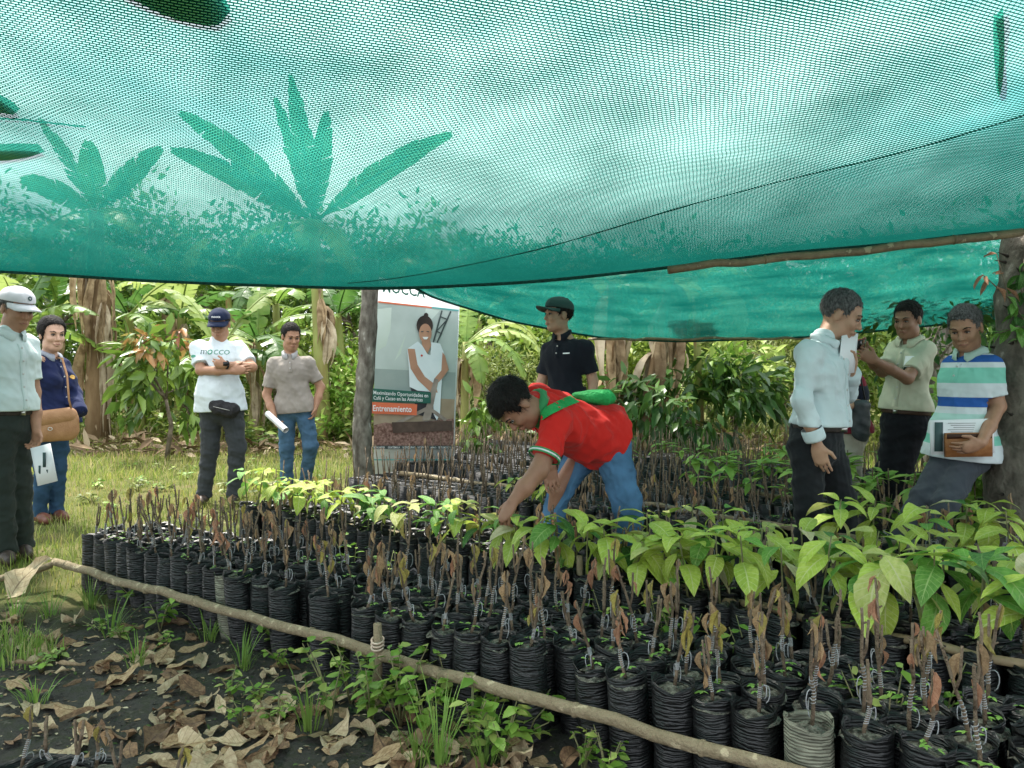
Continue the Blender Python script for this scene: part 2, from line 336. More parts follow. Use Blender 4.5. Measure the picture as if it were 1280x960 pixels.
def trunk(name, pts, rad, label, mat, cat, n=18, thorns=0, wob=.06):
    pts = np.asarray(pts, float); base = pts[0].copy(); m = 26; t = np.linspace(0, 1, m); tk = np.linspace(0, 1, len(pts))
    q = np.stack([np.interp(t, tk, pts[:, k]) for k in range(3)], -1) - base; r = np.interp(t, tk, rad)
    e = empty(name, base, label, cat)
    MB().add(*tube(q, r * (1 + .05 * np.sin(t * 40)), n, wob=wob)).build('trunk', mat, e)
    for k in range(thorns):
        z = R.uniform(.25, .93); a = R.uniform(2.6, 5.6); c = np.array([np.interp(z, t, q[:, i]) for i in range(3)]); rr = np.interp(z, t, r)
        dr = np.array([math.cos(a), math.sin(a), R.uniform(-.1, .35)]); s = c + dr * rr * .92
        MB().add(*tube([s, s + dr * .03, s + dr * R.uniform(.05, .08)], [.011, .006, .001], 6)).build('thorn', THORN, e)
    return e
trunk('post', [P(455, 626, 6.8), P(452, 540, 6.8), P(454, 500, 6.8), P(459, 440, 6.8), P(463, 360, 6.8), P(464, 325, 6.8)], [.092, .084, .08, .078, .076, .074], 'knobbly grey tree-trunk post standing beside the banner', BARK, 'post')
tb = 4.30
tr1 = trunk('tree', [(2.985, tb, -.02), (2.975, tb, .3), (2.965, tb, .8), (2.96, tb, 1.4), (2.955, tb, 1.93)], [.29, .245, .212, .18, .14], 'thick grey tree trunk with dark thorns that a man leans on', BARK2, 'tree', 22, 34)
def lc(px, py, d): return P(px, py, d)
trunk('tree', [P(1176, 585, 9.0), P(1178, 500, 9.0), P(1174, 390, 9.0), P(1172, 350, 9.0)], [.20, .17, .16, .15], 'grey tree trunk standing behind the man in the striped polo', BARK, 'tree')

# ------------------------------------------------------------------ hanging banner
def bd(px): return 7.25 + .28 * (px - 470) / 100
def BPt(zx, zy, off=0):
    px, py = 450 + zx / 4.17, 360 + zy / 4.17; return P(px, py, bd(px) - off)
ban0 = P(518, 604, 7.4); ban = empty('banner', ban0, 'tall printed training banner showing a woman raking cocoa beans', 'banner')
def poly(zpts, off): return np.array([BPt(x, y, off) for x, y in zpts]) - ban0
def ngon(name, zpts, off, mat, parent):
    V = poly(zpts, off); me = bpy.data.meshes.new(name); me.from_pydata([tuple(v) for v in V], [], [list(range(len(V)))[::-1]]); me.materials.append(mat); return put(name, me, parent)
WHITE = pm('banner_white', (.80, .82, .82), (.70, .74, .73), 3, .5)
B = MB(); q = poly([(98, -60), (520, 72), (484, 1010), (66, 1010)], 0); V = np.concatenate([q, q + [0, .012, 0]])
B.add(V, [(0, 3, 2, 1), (4, 5, 6, 7), (0, 1, 5, 4), (1, 2, 6, 5), (2, 3, 7, 6), (3, 0, 4, 7)]); B.build('sheet', WHITE, ban, smooth=False)
pr = {k: pm('print_' + k, c, c2, s, .5) for k, (c, c2, s) in dict(sky=((.36, .44, .40), (.55, .64, .60), 1.6), streak=((.50, .60, .50), (.62, .72, .66), 2), wall=((.25, .32, .30), (.33, .40, .37), 3), floor=((.30, .23, .15), (.42, .34, .24), 5), beans=((.12, .055, .04), (.36, .22, .18), 42), skin=((.42, .22, .14), (.50, .28, .18), 6), hair=((.02, .015, .012), (.05, .035, .03), 8), blouse=((.66, .76, .78), (.76, .84, .85), 5), dark=((.03, .03, .035), (.05, .05, .06), 6), wood=((.24, .20, .17), (.36, .31, .26), 9), board=((.07, .045, .035), (.12, .08, .06), 12), green=((.02, .115, .085), (.025, .13, .095), 4), orange=((.72, .16, .07), (.76, .19, .09), 4), teal=((.10, .38, .36), (.12, .42, .4), 4), line=((.05, .07, .07), (.08, .1, .1), 4), ink=((.86, .87, .86), (.8, .82, .82), 4), red=((.55, .05, .03), (.6, .08, .05), 4)).items()}
def circ(cx, cy, rx, ry, n=18): return [(cx + rx * math.cos(a), cy + ry * math.sin(a)) for a in np.linspace(0, 2 * math.pi, n, endpoint=False)]
def bar(x0, y0, x1, y1, w0, w1=None):
    w1 = w1 or w0; d = unit([x1 - x0, y1 - y0]); n_ = np.array([-d[1], d[0]]); return [tuple(np.array([x0, y0]) + n_ * w0), tuple(np.array([x1, y1]) + n_ * w1), tuple(np.array([x1, y1]) - n_ * w1), tuple(np.array([x0, y0]) - n_ * w0)]
shapes = [('sky', [(94, 75), (514, 122), (498, 460), (77, 425)]), ('streak', [(93, 110), (240, 95), (140, 300), (85, 330)]), ('streak', [(300, 100), (420, 115), (250, 300), (180, 380)]),
    ('wall', [(77, 420), (498, 440), (494, 585), (72, 560)]), ('floor', [(72, 560), (494, 580), (490, 680), (70, 720)]), ('beans', [(71, 715), (180, 690), (300, 700), (490, 680), (487, 832), (69, 832)]),
    ('orange', [(95, 68), (375, 98), (375, 106), (95, 76)]), ('teal', [(375, 98), (515, 114), (515, 122), (375, 106)]),
    ('line', bar(428, 118, 382, 285, 4)), ('line', bar(474, 122, 402, 285, 4)), ('line', bar(420, 150, 458, 165, 3)), ('line', bar(455, 165, 400, 225, 3)), ('line', bar(400, 225, 428, 240, 3)),
    ('dark', [(262, 515), (410, 520), (405, 690), (300, 660)]), ('hair', circ(338, 195, 43, 52)), ('hair', circ(345, 143, 12, 14, 10)), ('skin', [(318, 255), (362, 255), (372, 300), (350, 345), (325, 300)]), ('skin', circ(341, 236, 33, 50)),
    ('blouse', [(245, 318), (302, 278), (325, 300), (352, 345), (368, 350), (372, 282), (418, 290), (437, 335), (430, 430), (424, 520), (408, 545), (300, 535), (258, 515), (255, 410)]),
    ('blouse', [(378, 500), (425, 498), (416, 660), (400, 690), (384, 660)]), ('skin', [(248, 316), (286, 318), (300, 400), (338, 462), (395, 505), (405, 545), (370, 545), (300, 478), (264, 420)]), ('skin', [(430, 335), (443, 352), (463, 425), (430, 470), (400, 500), (385, 475), (424, 430)]),
    ('wood', [(388, 470), (410, 478), (366, 690), (322, 692)]), ('wood', bar(345, 630, 190, 706, 9)), ('wood', bar(362, 628, 448, 690, 9)), ('board', [(165, 700), (478, 692), (481, 745), (172, 756)]),
    ('ink', [(326, 255), (357, 255), (350, 268), (334, 268)]), ('line', bar(318, 228, 332, 226, 2.5)), ('line', bar(347, 226, 361, 229, 2.5)), ('red', circ(322, 352, 6, 6, 8)),
    ('green', [(50, 522), (371, 545), (368, 602), (54, 592)]), ('orange', [(54, 594), (298, 606), (295, 664), (62, 654)]), ('line', [(68, 822), (488, 822), (487, 840), (68, 840)]),
    ('teal', [(72, 893), (484, 893), (484, 899), (72, 899)]), ('orange', [(180, 890), (240, 890), (240, 901), (180, 901)])]
for i, (k, z) in enumerate(shapes): ngon({'skin': 'printed_skin', 'hair': 'printed_hair', 'blouse': 'printed_blouse', 'green': 'title_panel', 'orange': 'accent_panel'}.get(k, 'printed_' + k), z, .003 + .0012 * i, pr[k], ban)
def text_vt(body, size=1.0, bold=.0):
    cu = bpy.data.curves.new('lettering', 'FONT'); cu.body = body; cu.size = size; cu.offset = bold; cu.resolution_u = 2
    o = bpy.data.objects.new('lettering', cu); col.objects.link(o); dg = bpy.context.evaluated_depsgraph_get(); dg.update()
    me = bpy.data.meshes.new_from_object(o.evaluated_get(dg)); me.calc_loop_triangles()
    V = np.array([v.co[:] for v in me.vertices]); T = np.array([t.vertices[:] for t in me.loop_triangles]); bpy.data.objects.remove(o); bpy.data.curves.remove(cu); bpy.data.meshes.remove(me); return V, T
def banner_text(body, zx, zy, w, h, slope, mat, off=.06, bold=.01):
    V, T = text_vt(body, 1, bold); V = V - V.min(0); mxv = V.max(0); u, v = V[:, 0] / mxv[0], V[:, 1] / mxv[1]
    W = np.array([BPt(zx + a * w, zy + slope * a * w - b_ * h, off) for a, b_ in zip(u, v)]) - ban0
    put('lettering', mesh_np('lettering', W, T, mat, False), ban)
banner_text('Maximizando Oportunidades en', 70, 560, 285, 26, .06, pr['ink'])
banner_text('Café y Cacao en las Américas', 70, 588, 256, 26, .04, pr['ink'])
banner_text('Entrenamiento', 67, 642, 202, 32, .03, pr['ink'], bold=.02)
for k, (x, s) in enumerate([(70, 'EL SALVADOR'), (145, 'GUATEMALA'), (222, 'HONDURAS'), (300, 'NICARAGUA'), (368, 'PERÚ'), (410, 'ECUADOR')]): banner_text(s, x, 837, [58, 62, 62, 56, 28, 62][k], 11, 0, pr['ink'])
banner_text('MOCCA', 120, 22, 220, 60, .14, pr['green'], bold=.02)
# ------------------------------------------------------------------ leaves
def leaf_geo(L, W, droop=.6, fold=.18, n=7, wave=0., curl=0., seed=0, tip=1.0, cols=5):
    """bent leaf blade starting at the origin, running along +X, droop bends it downwards -> V,Q"""
    r = np.random.default_rng(seed); t = np.linspace(0, 1, n + 1)
    w = W / 2 * np.sin(math.pi * np.clip(t * .97 + .015, 0, 1) ** .85) ** .8 * (1 - .25 * t ** 3); w[0] = W * .03; w[-1] = W * .012 * tip
    ang = -droop * t ** 1.1; dx = np.cos(ang) * L / n; dz = np.sin(ang) * L / n
    x = np.concatenate([[0], np.cumsum(dx[1:])]); z = np.concatenate([[0], np.cumsum(dz[1:])])
    c = np.linspace(-1, 1, cols); V = np.zeros((n + 1, cols, 3))
    V[:, :, 0] = x[:, None]; V[:, :, 1] = w[:, None] * c[None] * math.cos(fold)
    V[:, :, 2] = z[:, None] + (np.abs(c)[None] ** 1.3) * w[:, None] * math.sin(fold + curl) + wave * W * np.sin(t * 9 + r.uniform(0, 6))[:, None] * c[None] + wave * .6 * W * np.sin(t * 14 + 2)[:, None] * np.abs(c)[None]
    V[:, :, 1] += (wave * W * .8 * np.sin(t * 4 + r.uniform(0, 6)))[:, None]
    return V.reshape(-1, 3), gridq(n + 1, cols)
def leaf_material(name, c1, c2, vein, trans=.3, rough=.42, objvar=.14, edge=None):
    m = pm(name, c1, c2, 9, rough, .35, 26, spec=.4, trans=trans, objvar=objvar, stretch=(1, 1.6, 1)); t = m.node_tree; N = t.nodes.new; L = t.links.new
    co = N('ShaderNodeUVMap'); co.uv_map = 'metres'; s = N('ShaderNodeSeparateXYZ'); L(co.outputs[0], s.inputs[0])
    def M(op, a, b):
        n = N('ShaderNodeMath'); n.operation = op
        for i, q in enumerate((a, b)):
            if isinstance(q, (int, float)): n.inputs[i].default_value = q
            else: L(q, n.inputs[i])
        return n.outputs[0]
    side = M('ABSOLUTE', M('SUBTRACT', s.outputs[1], .5), 0)
    mid = M('LESS_THAN', side, .028)
    ln = M('LESS_THAN', M('FRACT', M('SUBTRACT', M('MULTIPLY', s.outputs[0], 9.0), M('MULTIPLY', side, 3.2)), 0), .13)
    v = M('MAXIMUM', mid, M('MULTIPLY', ln, .6))
    for n in list(t.nodes):
        if n.type in ('BSDF_PRINCIPLED', 'BSDF_TRANSLUCENT'):
            inp = n.inputs['Base Color'] if n.type == 'BSDF_PRINCIPLED' else n.inputs['Color']
            old = inp.links[0].from_socket; x = N('ShaderNodeMix'); x.data_type = 'RGBA'; L(v, x.inputs[0]); L(old, x.inputs[6]); x.inputs[7].default_value = col4(vein); L(x.outputs[2], inp)
    return m
def leaf_mesh(name, mat, L, W, **k):
    V, Q = leaf_geo(L, W, **k); cols = k.get('cols', 5); n = k.get('n', 7)
    uv = np.stack([np.repeat(np.linspace(0, 1, n + 1), cols), np.tile(np.linspace(0, 1, cols), n + 1)], -1)
    return mesh_np(name, V, Q, mat, True, uv=uv)
LM = {'lime': leaf_material('leaf_lime', (.37, .50, .055), (.50, .61, .11), (.60, .65, .27)),
      'yellow': leaf_material('leaf_yellow_green', (.40, .46, .10), (.55, .56, .20), (.58, .56, .30)),
      'mid': leaf_material('leaf_mid_green', (.10, .27, .035), (.17, .37, .06), (.30, .44, .14)),
      'dark': leaf_material('leaf_dark_green', (.035, .12, .022), (.07, .20, .035), (.16, .28, .08)),
      'brown': leaf_material('leaf_brown', (.30, .19, .10), (.46, .31, .17), (.26, .16, .09), .25, .7, .25),
      'russet': leaf_material('leaf_russet', (.34, .16, .09), (.46, .25, .15), (.28, .13, .08), .25, .7, .22),
      'olive': leaf_material('leaf_olive', (.28, .22, .05), (.44, .37, .10), (.26, .2, .07), .25, .6, .2),
      'cream': leaf_material('leaf_cream', (.50, .47, .25), (.62, .55, .34), (.44, .36, .2), .25, .6, .1)}
GREEN_MESH = {k: [leaf_mesh('leaf', LM[k], 1, .40 + .03 * i, droop=.55 + .28 * i, fold=.22, wave=.035, seed=i) for i in range(4)] for k in ('lime', 'yellow', 'mid', 'dark', 'cream')}
WILT_MESH = {k: [leaf_mesh('wilted_leaf', LM[k], 1, .34 + .05 * i, droop=.25 + .2 * i, fold=.75, wave=.09, curl=.3, seed=10 + i, n=6) for i in range(4)] for k in ('brown', 'russet', 'olive')}

# ------------------------------------------------------------------ bag and stem parts
BAGM = pm('black_bag_plastic', (.006, .006, .007), (.020, .020, .020), 16, .42, .42, 30, spec=.45, stretch=(1, 1, 5.5), c3=(.011, .012, .012), wave=('Z', 5.5, 14), objvar=.3)
BAGG = pm('dusty_grey_bag', (.12, .12, .09), (.28, .28, .21), 22, .75, .5, 50, stretch=(1, 1, 4), wave=('Z', 9, 6))
SOILM = pm('potting_soil', (.035, .032, .026), (.13, .12, .09), 60, .95, 1.0, 140, spec=.1, c3=(.28, .27, .22), lo=.35, hi=.78)
STEMM = pm('seedling_bark', (.10, .07, .045), (.21, .16, .11), 40, .85, .6, 120, objvar=.2)
GSTEM = pm('green_stem', (.11, .13, .05), (.20, .18, .09), 40, .7)
TAPEM = pm('graft_tape', (.40, .41, .42), (.26, .27, .28), 60, .4, spec=.5)
SPRM = pm('sprout_green', (.13, .30, .04), (.24, .42, .09), 12, .55, trans=.25, objvar=.15)
BAGH, BAGR = .275, .0575
def bag_mesh(i, mat):
    r = np.random.default_rng(300 + i); n = 14; zs = np.array([-.012, .02, .08, .14, .2, .245, .27, .282, .272, .255])
    rr = np.array([.94, 1.0, 1.02, 1.0, 1.01, .99, 1.0, 1.03, .95, .92]) * BAGR; V = []; a = np.linspace(0, 2 * math.pi, n, endpoint=False)
    lean = r.normal(0, .012, 2); rim = .008 * np.sin(a * 2 + r.uniform(0, 6)) + .005 * np.sin(a * 5 + r.uniform(0, 6))
    for k, (z, q) in enumerate(zip(zs, rr)):
        q = q * (1 + .03 * np.sin(a * 3 + k * .9 + i) + r.normal(0, .014, n)); zz = z + (rim if k >= 6 else 0)
        V.append(np.stack([q * np.cos(a) + lean[0] * z / .28, q * np.sin(a) + lean[1] * z / .28, np.broadcast_to(zz, (n,))], -1))
    V = np.concatenate(V); Q = []
    for k in range(len(zs) - 1): Q += [(k * n + j, k * n + (j + 1) % n, (k + 1) * n + (j + 1) % n, (k + 1) * n + j) for j in range(n)]
    return mesh_np('bag', V, np.array(Q), mat)
BAGS = [bag_mesh(i, BAGM) for i in range(7)]; GREYBAG = [bag_mesh(20 + i, BAGG) for i in range(2)]
def soil_mesh(i):
    r = np.random.default_rng(400 + i); n = 14; V = [(0, 0, .266)]; T = []; Q = []; a = np.linspace(0, 2 * math.pi, n, endpoint=False)
    for k, q in enumerate((.35, .7, .99)):
        V += [(q * BAGR * .97 * math.cos(b), q * BAGR * .97 * math.sin(b), .263 - .006 * k + r.normal(0, .0035)) for b in a]
    T = [(0, 1 + j, 1 + (j + 1) % n) for j in range(n)]
    for k in range(2): Q += [(1 + k * n + j, 1 + (k + 1) * n + j, 1 + (k + 1) * n + (j + 1) % n, 1 + k * n + (j + 1) % n) for j in range(n)]
    return mesh_np('soil', V, [np.array(Q), np.array(T)], SOILM)
SOILS = [soil_mesh(i) for i in range(4)]
def grafted_stem(i):
    """rootstock stub beside a taller scion, white graft tape wound round both"""
    r = np.random.default_rng(500 + i); h = r.uniform(.17, .29); lean = r.normal(0, .12, 2); m = 7; t = np.linspace(0, 1, m)
    pts = np.stack([lean[0] * h * t, lean[1] * h * t, .255 + h * t], -1); pts[1:] += np.cumsum(r.normal(0, .0035, (m - 1, 3)), 0) * [1, 1, .2]
    b = MB(); b.add(*tube(pts, np.linspace(.0052, .0034, m), 7, wob=.12))
    k2 = r.uniform(.4, .62); a = r.uniform(0, 6.28); q0 = pts[int(k2 * (m - 1))]; dr = np.array([math.cos(a), math.sin(a), 0])
    if i % 3: b.add(*tube([q0, q0 + dr * .010 + [0, 0, .03], q0 + dr * .014 + [0, 0, .03 + r.uniform(.04, .09)]], [.0045, .004, .0035], 6, wob=.1)); side = q0 + dr * .014 + np.array([0, 0, .08])
    else: side = pts[-2]
    for z in r.uniform(.35, .95, 4): c = np.array([np.interp(z, t, pts[:, x]) for x in range(3)]); a = r.uniform(0, 6.3); b.add(*tube([c, c + np.array([math.cos(a), math.sin(a), .5]) * .012], [.0035, .002], 5))
    stem = b.mesh('stem', STEMM)
    tp = MB(); z0 = r.uniform(.15, .35); z1 = z0 + r.uniform(.10, .26); n = 80; s = np.linspace(0, 1, n); zz = z0 + (z1 - z0) * s
    c = np.stack([np.interp(zz, t, pts[:, x]) for x in range(3)], -1); an = s * r.uniform(40, 60)
    tp.add(*tube(c + np.stack([np.cos(an), np.sin(an), 0 * an], -1) * .0050, .0012, 4, wob=.35))
    for k in range(r.integers(1, 3)):    # loose tape end
        e = c[r.integers(0, n)]; a = r.uniform(0, 6.3); dr = np.array([math.cos(a), math.sin(a), 0]); L = r.uniform(.015, .045); u = np.linspace(0, 1, 7)
        tp.add(*tube(e + dr * (.006 + L * .5 * np.sin(u * 2.6))[:, None] + np.array([0, 0, 1.0]) * (-L * u ** 1.3 + .01 * np.sin(u * 5))[:, None], .0014, 4))
    return stem, tp.mesh('graft_tape', TAPEM), pts, side
GST = [grafted_stem(i) for i in range(14)]
def sprout_mesh(i):
    r = np.random.default_rng(600 + i); b = MB()
    for k in range(r.integers(4, 9)):
        a = r.uniform(0, 6.3); q = r.uniform(.1, .75) * BAGR; c = np.array([q * math.cos(a), q * math.sin(a), .262]); h = r.uniform(.008, .035)
        for s in range(r.integers(2, 5)):
            V, Q = leaf_geo(r.uniform(.010, .022), r.uniform(.007, .012), .3, .2, 3, cols=3); an = r.uniform(0, 6.3); ca, sa = math.cos(an), math.sin(an)
            b.add(V @ np.array([[ca, sa, 0], [-sa, ca, 0], [0, 0, 1]]) + c + [0, 0, h], Q)
    return b.mesh('sprout', SPRM)
SPROUTS = [sprout_mesh(i) for i in range(5)]
def leaf_obj(me, parent, p, az, pitch, roll, size, name):
    o = put(name, me, parent, p); o.rotation_euler = Matrix.Rotation(az, 3, 'Z').to_4x4().to_euler(); 
    o.rotation_euler = (Matrix.Rotation(az, 3, 'Z') @ Matrix.Rotation(-pitch, 3, 'Y') @ Matrix.Rotation(roll, 3, 'X')).to_euler(); o.scale = (size,) * 3; return o

GL = {'bare': 'black bag with bare grafted twig', 'brown': 'black bag, twig with wilted brown leaves', 'russet': 'black bag, twig with drooping reddish leaves', 'olive': 'black bag, twig with yellowing olive leaves'}
BEDW = ['in the bed along the leaf-strewn soil', 'in the bed behind the first leafy row', 'in the bed behind the man in red']
def grafted(x, y, i, bed, grey=False):
    r = np.random.default_rng(9000 + i); kind = r.choice(['bare', 'brown', 'russet', 'olive'], p=[.40, .34, .12, .14] if bed == 0 else [.66, .20, .06, .08])
    g = GL[kind] + ', ' + BEDW[bed]
    if grey: g = 'dusty grey bag with grafted twig, ' + BEDW[bed]
    e = empty('seedling_bag', (x, y, 0), g, 'seedling', ('dusty grey' if grey else kind) + ' grafted seedlings ' + BEDW[bed], r.uniform(0, 6.28))
    sc_ = r.uniform(.96, 1.05); e.scale = (1.03, 1.03, sc_); e.rotation_euler.x = r.normal(0, .025); e.rotation_euler.y = r.normal(0, .025)
    put('bag', (GREYBAG[i % 2] if grey else BAGS[i % 7]), e); put('soil', SOILS[i % 4], e); k = int(r.integers(0, len(GST))); st, tp, pts, side = GST[k]
    a, b = put('stem', st, e), put('graft_tape', tp, e)
    if r.random() < .5: put('sprout', SPROUTS[i % 5], e)['kind'] = 'stuff'
    if kind != 'bare':
        for q in range(int(r.integers(2, 6))):
            p = pts[-1] if q % 3 else side; p = p + r.normal(0, .004, 3) - [0, 0, .05 * r.random() * (q > 2)]
            kd = kind if r.random() < .75 else r.choice(['brown', 'russet', 'olive'])
            leaf_obj(WILT_MESH[kd][int(r.integers(0, 4))], e, p, r.uniform(0, 6.28), r.uniform(-1.5, -1.05), r.uniform(-.6, .6), r.uniform(.036, .082), 'wilted_leaf')
    return e
def leafy(x, y, i, label, group, size=.15, hgt=None, tone=None, nleaf=None):
    r = np.random.default_rng(7000 + i); e = empty('leafy_seedling', (x, y, 0), label, 'seedling', group, r.uniform(0, 6.28))
    put('bag', BAGS[i % 7], e); put('soil', SOILS[i % 4], e); h = hgt or r.uniform(.16, .26); m = 5; t = np.linspace(0, 1, m); ln = r.normal(0, .1, 2)
    pts = np.stack([ln[0] * h * t, ln[1] * h * t, .255 + h * t], -1); MB().add(*tube(pts, np.linspace(.0045, .0028, m), 6)).build('stem', GSTEM, e)
    n = nleaf or int(r.integers(6, 11)); az = r.uniform(0, 6.28)
    tone = tone or r.choice(['lime', 'mid', 'yellow'], p=[.58, .22, .20])
    if r.random() < .5: put('sprout', SPROUTS[i % 5], e)['kind'] = 'stuff'
    for q in range(n):
        f = 1 - .5 * (q / n) ** 1.2; p = pts[0] + (pts[-1] - pts[0]) * f; az += 2.4 + r.normal(0, .3)
        kd = tone if r.random() < .6 else r.choice(['lime', 'yellow', 'mid', 'dark', 'cream'], p=[.38, .2, .28, .08, .06])
        pit = r.uniform(-.35, .75) if f > .75 else r.uniform(-.7, .3)
        dr = np.array([math.cos(az), math.sin(az), .3]) * r.uniform(.005, .02)
        leaf_obj(GREEN_MESH[kd][int(r.integers(0, 4))], e, p + dr, az, pit, r.uniform(-.35, .35), size * r.uniform(.55, 1.15) * (1 if f < .95 else .75), 'leaf')
    if r.random() < .3: leaf_obj(WILT_MESH['brown'][i % 4], e, pts[2], r.uniform(0, 6.3), -1.0, 0, size * .6, 'wilted_leaf')
    return e
FEET = []   # (x, y, radius) kept free of bags
FEET += [((a - 640) / 940 * d, d, rr) for a, d, rr in [(684, 4.08, .17), (798, 4.0, .17), (709, 5.7, .22), (1008, 3.9, .2), (1068, 4.05, .17), (1098, 5.25, .2), (1122, 5.2, .2), (1062, 6.0, .2), (1108, 4.2, .22), (1150, 4.15, .22), (1200, 4.3, .2), (1275, 4.3, .36), (459, 6.8, .16)]]
def free(x, y): return all((x - a) ** 2 + (y - b) ** 2 > (c + .06) ** 2 for a, b, c in FEET)
def in_view(x, y, m=60):
    px = 640 + 940 * x / y; return -m < px < 1280 + m and 465 + 850 * 1 / y < 1010
slots = []
for bi, (o0, a, rows, ln) in enumerate(BEDS):
    al, pn = bed_axes(a)
    for r_ in range(rows):
        st0 = R.uniform(0, .06) + (.35 * (r_ / rows) if bi == 0 else 0) * 0
        for c in range(int(ln / .122)):
            p = o0 + pn * (.065 + r_ * .124) + al * (st0 + .06 + c * .122) + R.normal(0, .006, 2)
            if p[1] > 1.35 and in_view(*p) and free(*p): slots.append((bi, r_, c, p[0], p[1]))
G_ind, L_ind, far = [], [], []
for (bi, r_, c, x, y) in slots:
    px = 640 + 940 * x / y
    if bi == 1 and (r_ == 0 or (r_ == 1 and R.random() < .35) or (r_ == 4 and px > 790)):
        L_ind.append((bi, r_, x, y, px)); continue
    if bi == 2 and r_ == 0 and 630 < px < 680: L_ind.append((bi, r_, x, y, px)); continue
    if bi == 3 and px > 860 and (r_ == 0 or r_ == 2): far.append((x, y, True)); continue
    if R.random() < .03: continue
    if bi <= 2 and y < 6.3: G_ind.append((y, bi, x, y))
    else: far.append((x, y, bi == 4 and px > 760 and R.random() < .25))
G_ind.sort(); rest = G_ind[300:]; G_ind = G_ind[:300]; far += [(q[2], q[3], False) for q in rest]
greys = {min(range(len(G_ind)), key=lambda k: (G_ind[k][2] - (gx_ - 640) / 940 * gd) ** 2 + (G_ind[k][3] - gd) ** 2) for gx_, gd in ((300, 3.32), (980, 1.88))}
for i, (_, bi, x, y) in enumerate(G_ind): grafted(x, y, i, bi, i in greys)
for i, (bi, r_, x, y, px) in enumerate(L_ind):
    if bi == 2: lb, gp, sz, hg = 'small leafy seedling in a black bag under the bent man’s arm', 'leafy seedlings under the bent man', .13, .16
    elif r_ <= 1:
        sz = .15 + .075 * np.clip((px - 500) / 600, 0, 1); hg = R.uniform(.18, .27) + .06 * np.clip((px - 800) / 300, 0, 1)
        lb, gp = ('bright green leafy cocoa seedling in a black bag, front row of the leafy bed', 'leafy seedlings along the front of the leafy bed') if px < 880 else ('leafy cocoa seedling with large yellow-green leaves over the short bamboo pole', 'large-leaved seedlings in the leafy bed')
    else: sz, hg, lb, gp = .15, R.uniform(.2, .32), 'leafy green cocoa seedling in a black bag, row beside the standing men', 'leafy seedlings beside the standing men'
    leafy(x, y, i, lb, gp, sz, hg)
for k, (px, d_) in enumerate([(1238, 3.35), (1208, 3.45), (1268, 3.2), (1150, 3.35), (1090, 3.45), (1040, 3.5)]): leafy((px - 640) / 940 * d_, d_, 900 + k, 'leafy green cocoa seedling in a black bag, row beside the standing men', 'leafy seedlings beside the standing men', .18, .3, 'lime', 10)
# seedlings too many to single out, in the beds further back
b = MB(); TV, TQ = [], []
bagV = np.array([v.co[:] for v in BAGS[0].vertices]); 
def low_bag(n=8):
    a = np.linspace(0, 2 * math.pi, n, endpoint=False); V = np.concatenate([np.stack([q * BAGR * np.cos(a), q * BAGR * np.sin(a), np.full(n, z)], -1) for z, q in ((0, .95), (.14, 1.03), (.27, 1.0), (.262, .85))])
    Q = np.concatenate([[(k * n + j, k * n + (j + 1) % n, (k + 1) * n + (j + 1) % n, (k + 1) * n + j) for j in range(n)] for k in range(3)])
    return V, Q
LV, LQ = low_bag(); bb, ss, wl, gl, sl_ = MB(), MB(), MB(), MB(), MB()
for (x, y, lf) in far:
    c = np.array([x, y, 0]); bb.add(LV + c, LQ)
    sl_.add(np.concatenate([[(0, 0, .262)], LV[-8:] * [1, 1, 0] + [0, 0, .258]]) + c, T=[(0, 1 + j, 1 + (j + 1) % 8) for j in range(8)])
    h = R.uniform(.16, .32); e = c + [R.normal(0, .03), R.normal(0, .03), .25 + h]; ss.add(*tube([c + [0, 0, .25], (c + [0, 0, .25] + e) / 2 + R.normal(0, .004, 3), e], [.006, .005, .004], 5))
    for q in range(int(R.integers(0, 5) > 3) if not lf else int(R.integers(6, 10))):
        Lf = R.uniform(.05, .09) if not lf else R.uniform(.10, .17); V, Q = leaf_geo(Lf, Lf * .4, .4, .3, 4, cols=3); an = R.uniform(0, 6.3); pt = R.uniform(1.0, 1.5) if not lf else R.uniform(-.6, .5)
        M_ = np.array((Matrix.Rotation(an, 3, 'Z') @ Matrix.Rotation(pt, 3, 'Y'))); (gl if lf else wl).add(V @ M_.T + e - [0, 0, .08 * R.random()], Q)
root = tag(put('distant_seedlings', bb.mesh('distant_seedlings', BAGM)), 'mass of black seedling bags with thin twigs in the far beds', 'seedlings', kind='stuff')
for nm, q, mt in (('soil', sl_, SOILM), ('stem', ss, STEMM), ('wilted_leaf', wl, LM['brown']), ('leaf', gl, pm('far_leaf_green', (.16, .32, .05), (.32, .46, .10), 6, .5, trans=.25))):
    o = q.build(nm, mt, root); o['kind'] = 'stuff'
print('BAGS', len(G_ind), len(L_ind), len(far))
# tops of a few grafted twigs in bags at the near edge
for k, (px, d, top) in enumerate([(20, 1.92, 890), (62, 1.9, 872), (82, 1.86, 876), (113, 1.95, 900), (158, 1.8, 930), (206, 1.75, 945)]):
    x = (px - 640) / 940 * d; r = np.random.default_rng(40 + k); kind = ['olive', 'bare', 'brown', 'olive', 'brown', 'olive'][k]
    e = empty('seedling_bag', (x, d, -.06), 'grafted twig in a black bag standing alone among the dry leaves', 'seedling', 'lone grafted twigs on the soil', r.uniform(0, 6)); s = (1.15 - (top - 465) * d / 940 + .06) / .50; e.scale = (1, 1, max(.55, s))
    put('bag', BAGS[k], e); put('soil', SOILS[k % 4], e); st, tp, pts, side = GST[k * 2]; put('stem', st, e); put('graft_tape', tp, e)
    if kind != 'bare':
        for q in range(2): leaf_obj(WILT_MESH[kind][q], e, pts[-1], r.uniform(0, 6.3), -1.3, 0, r.uniform(.06, .08), 'wilted_leaf')
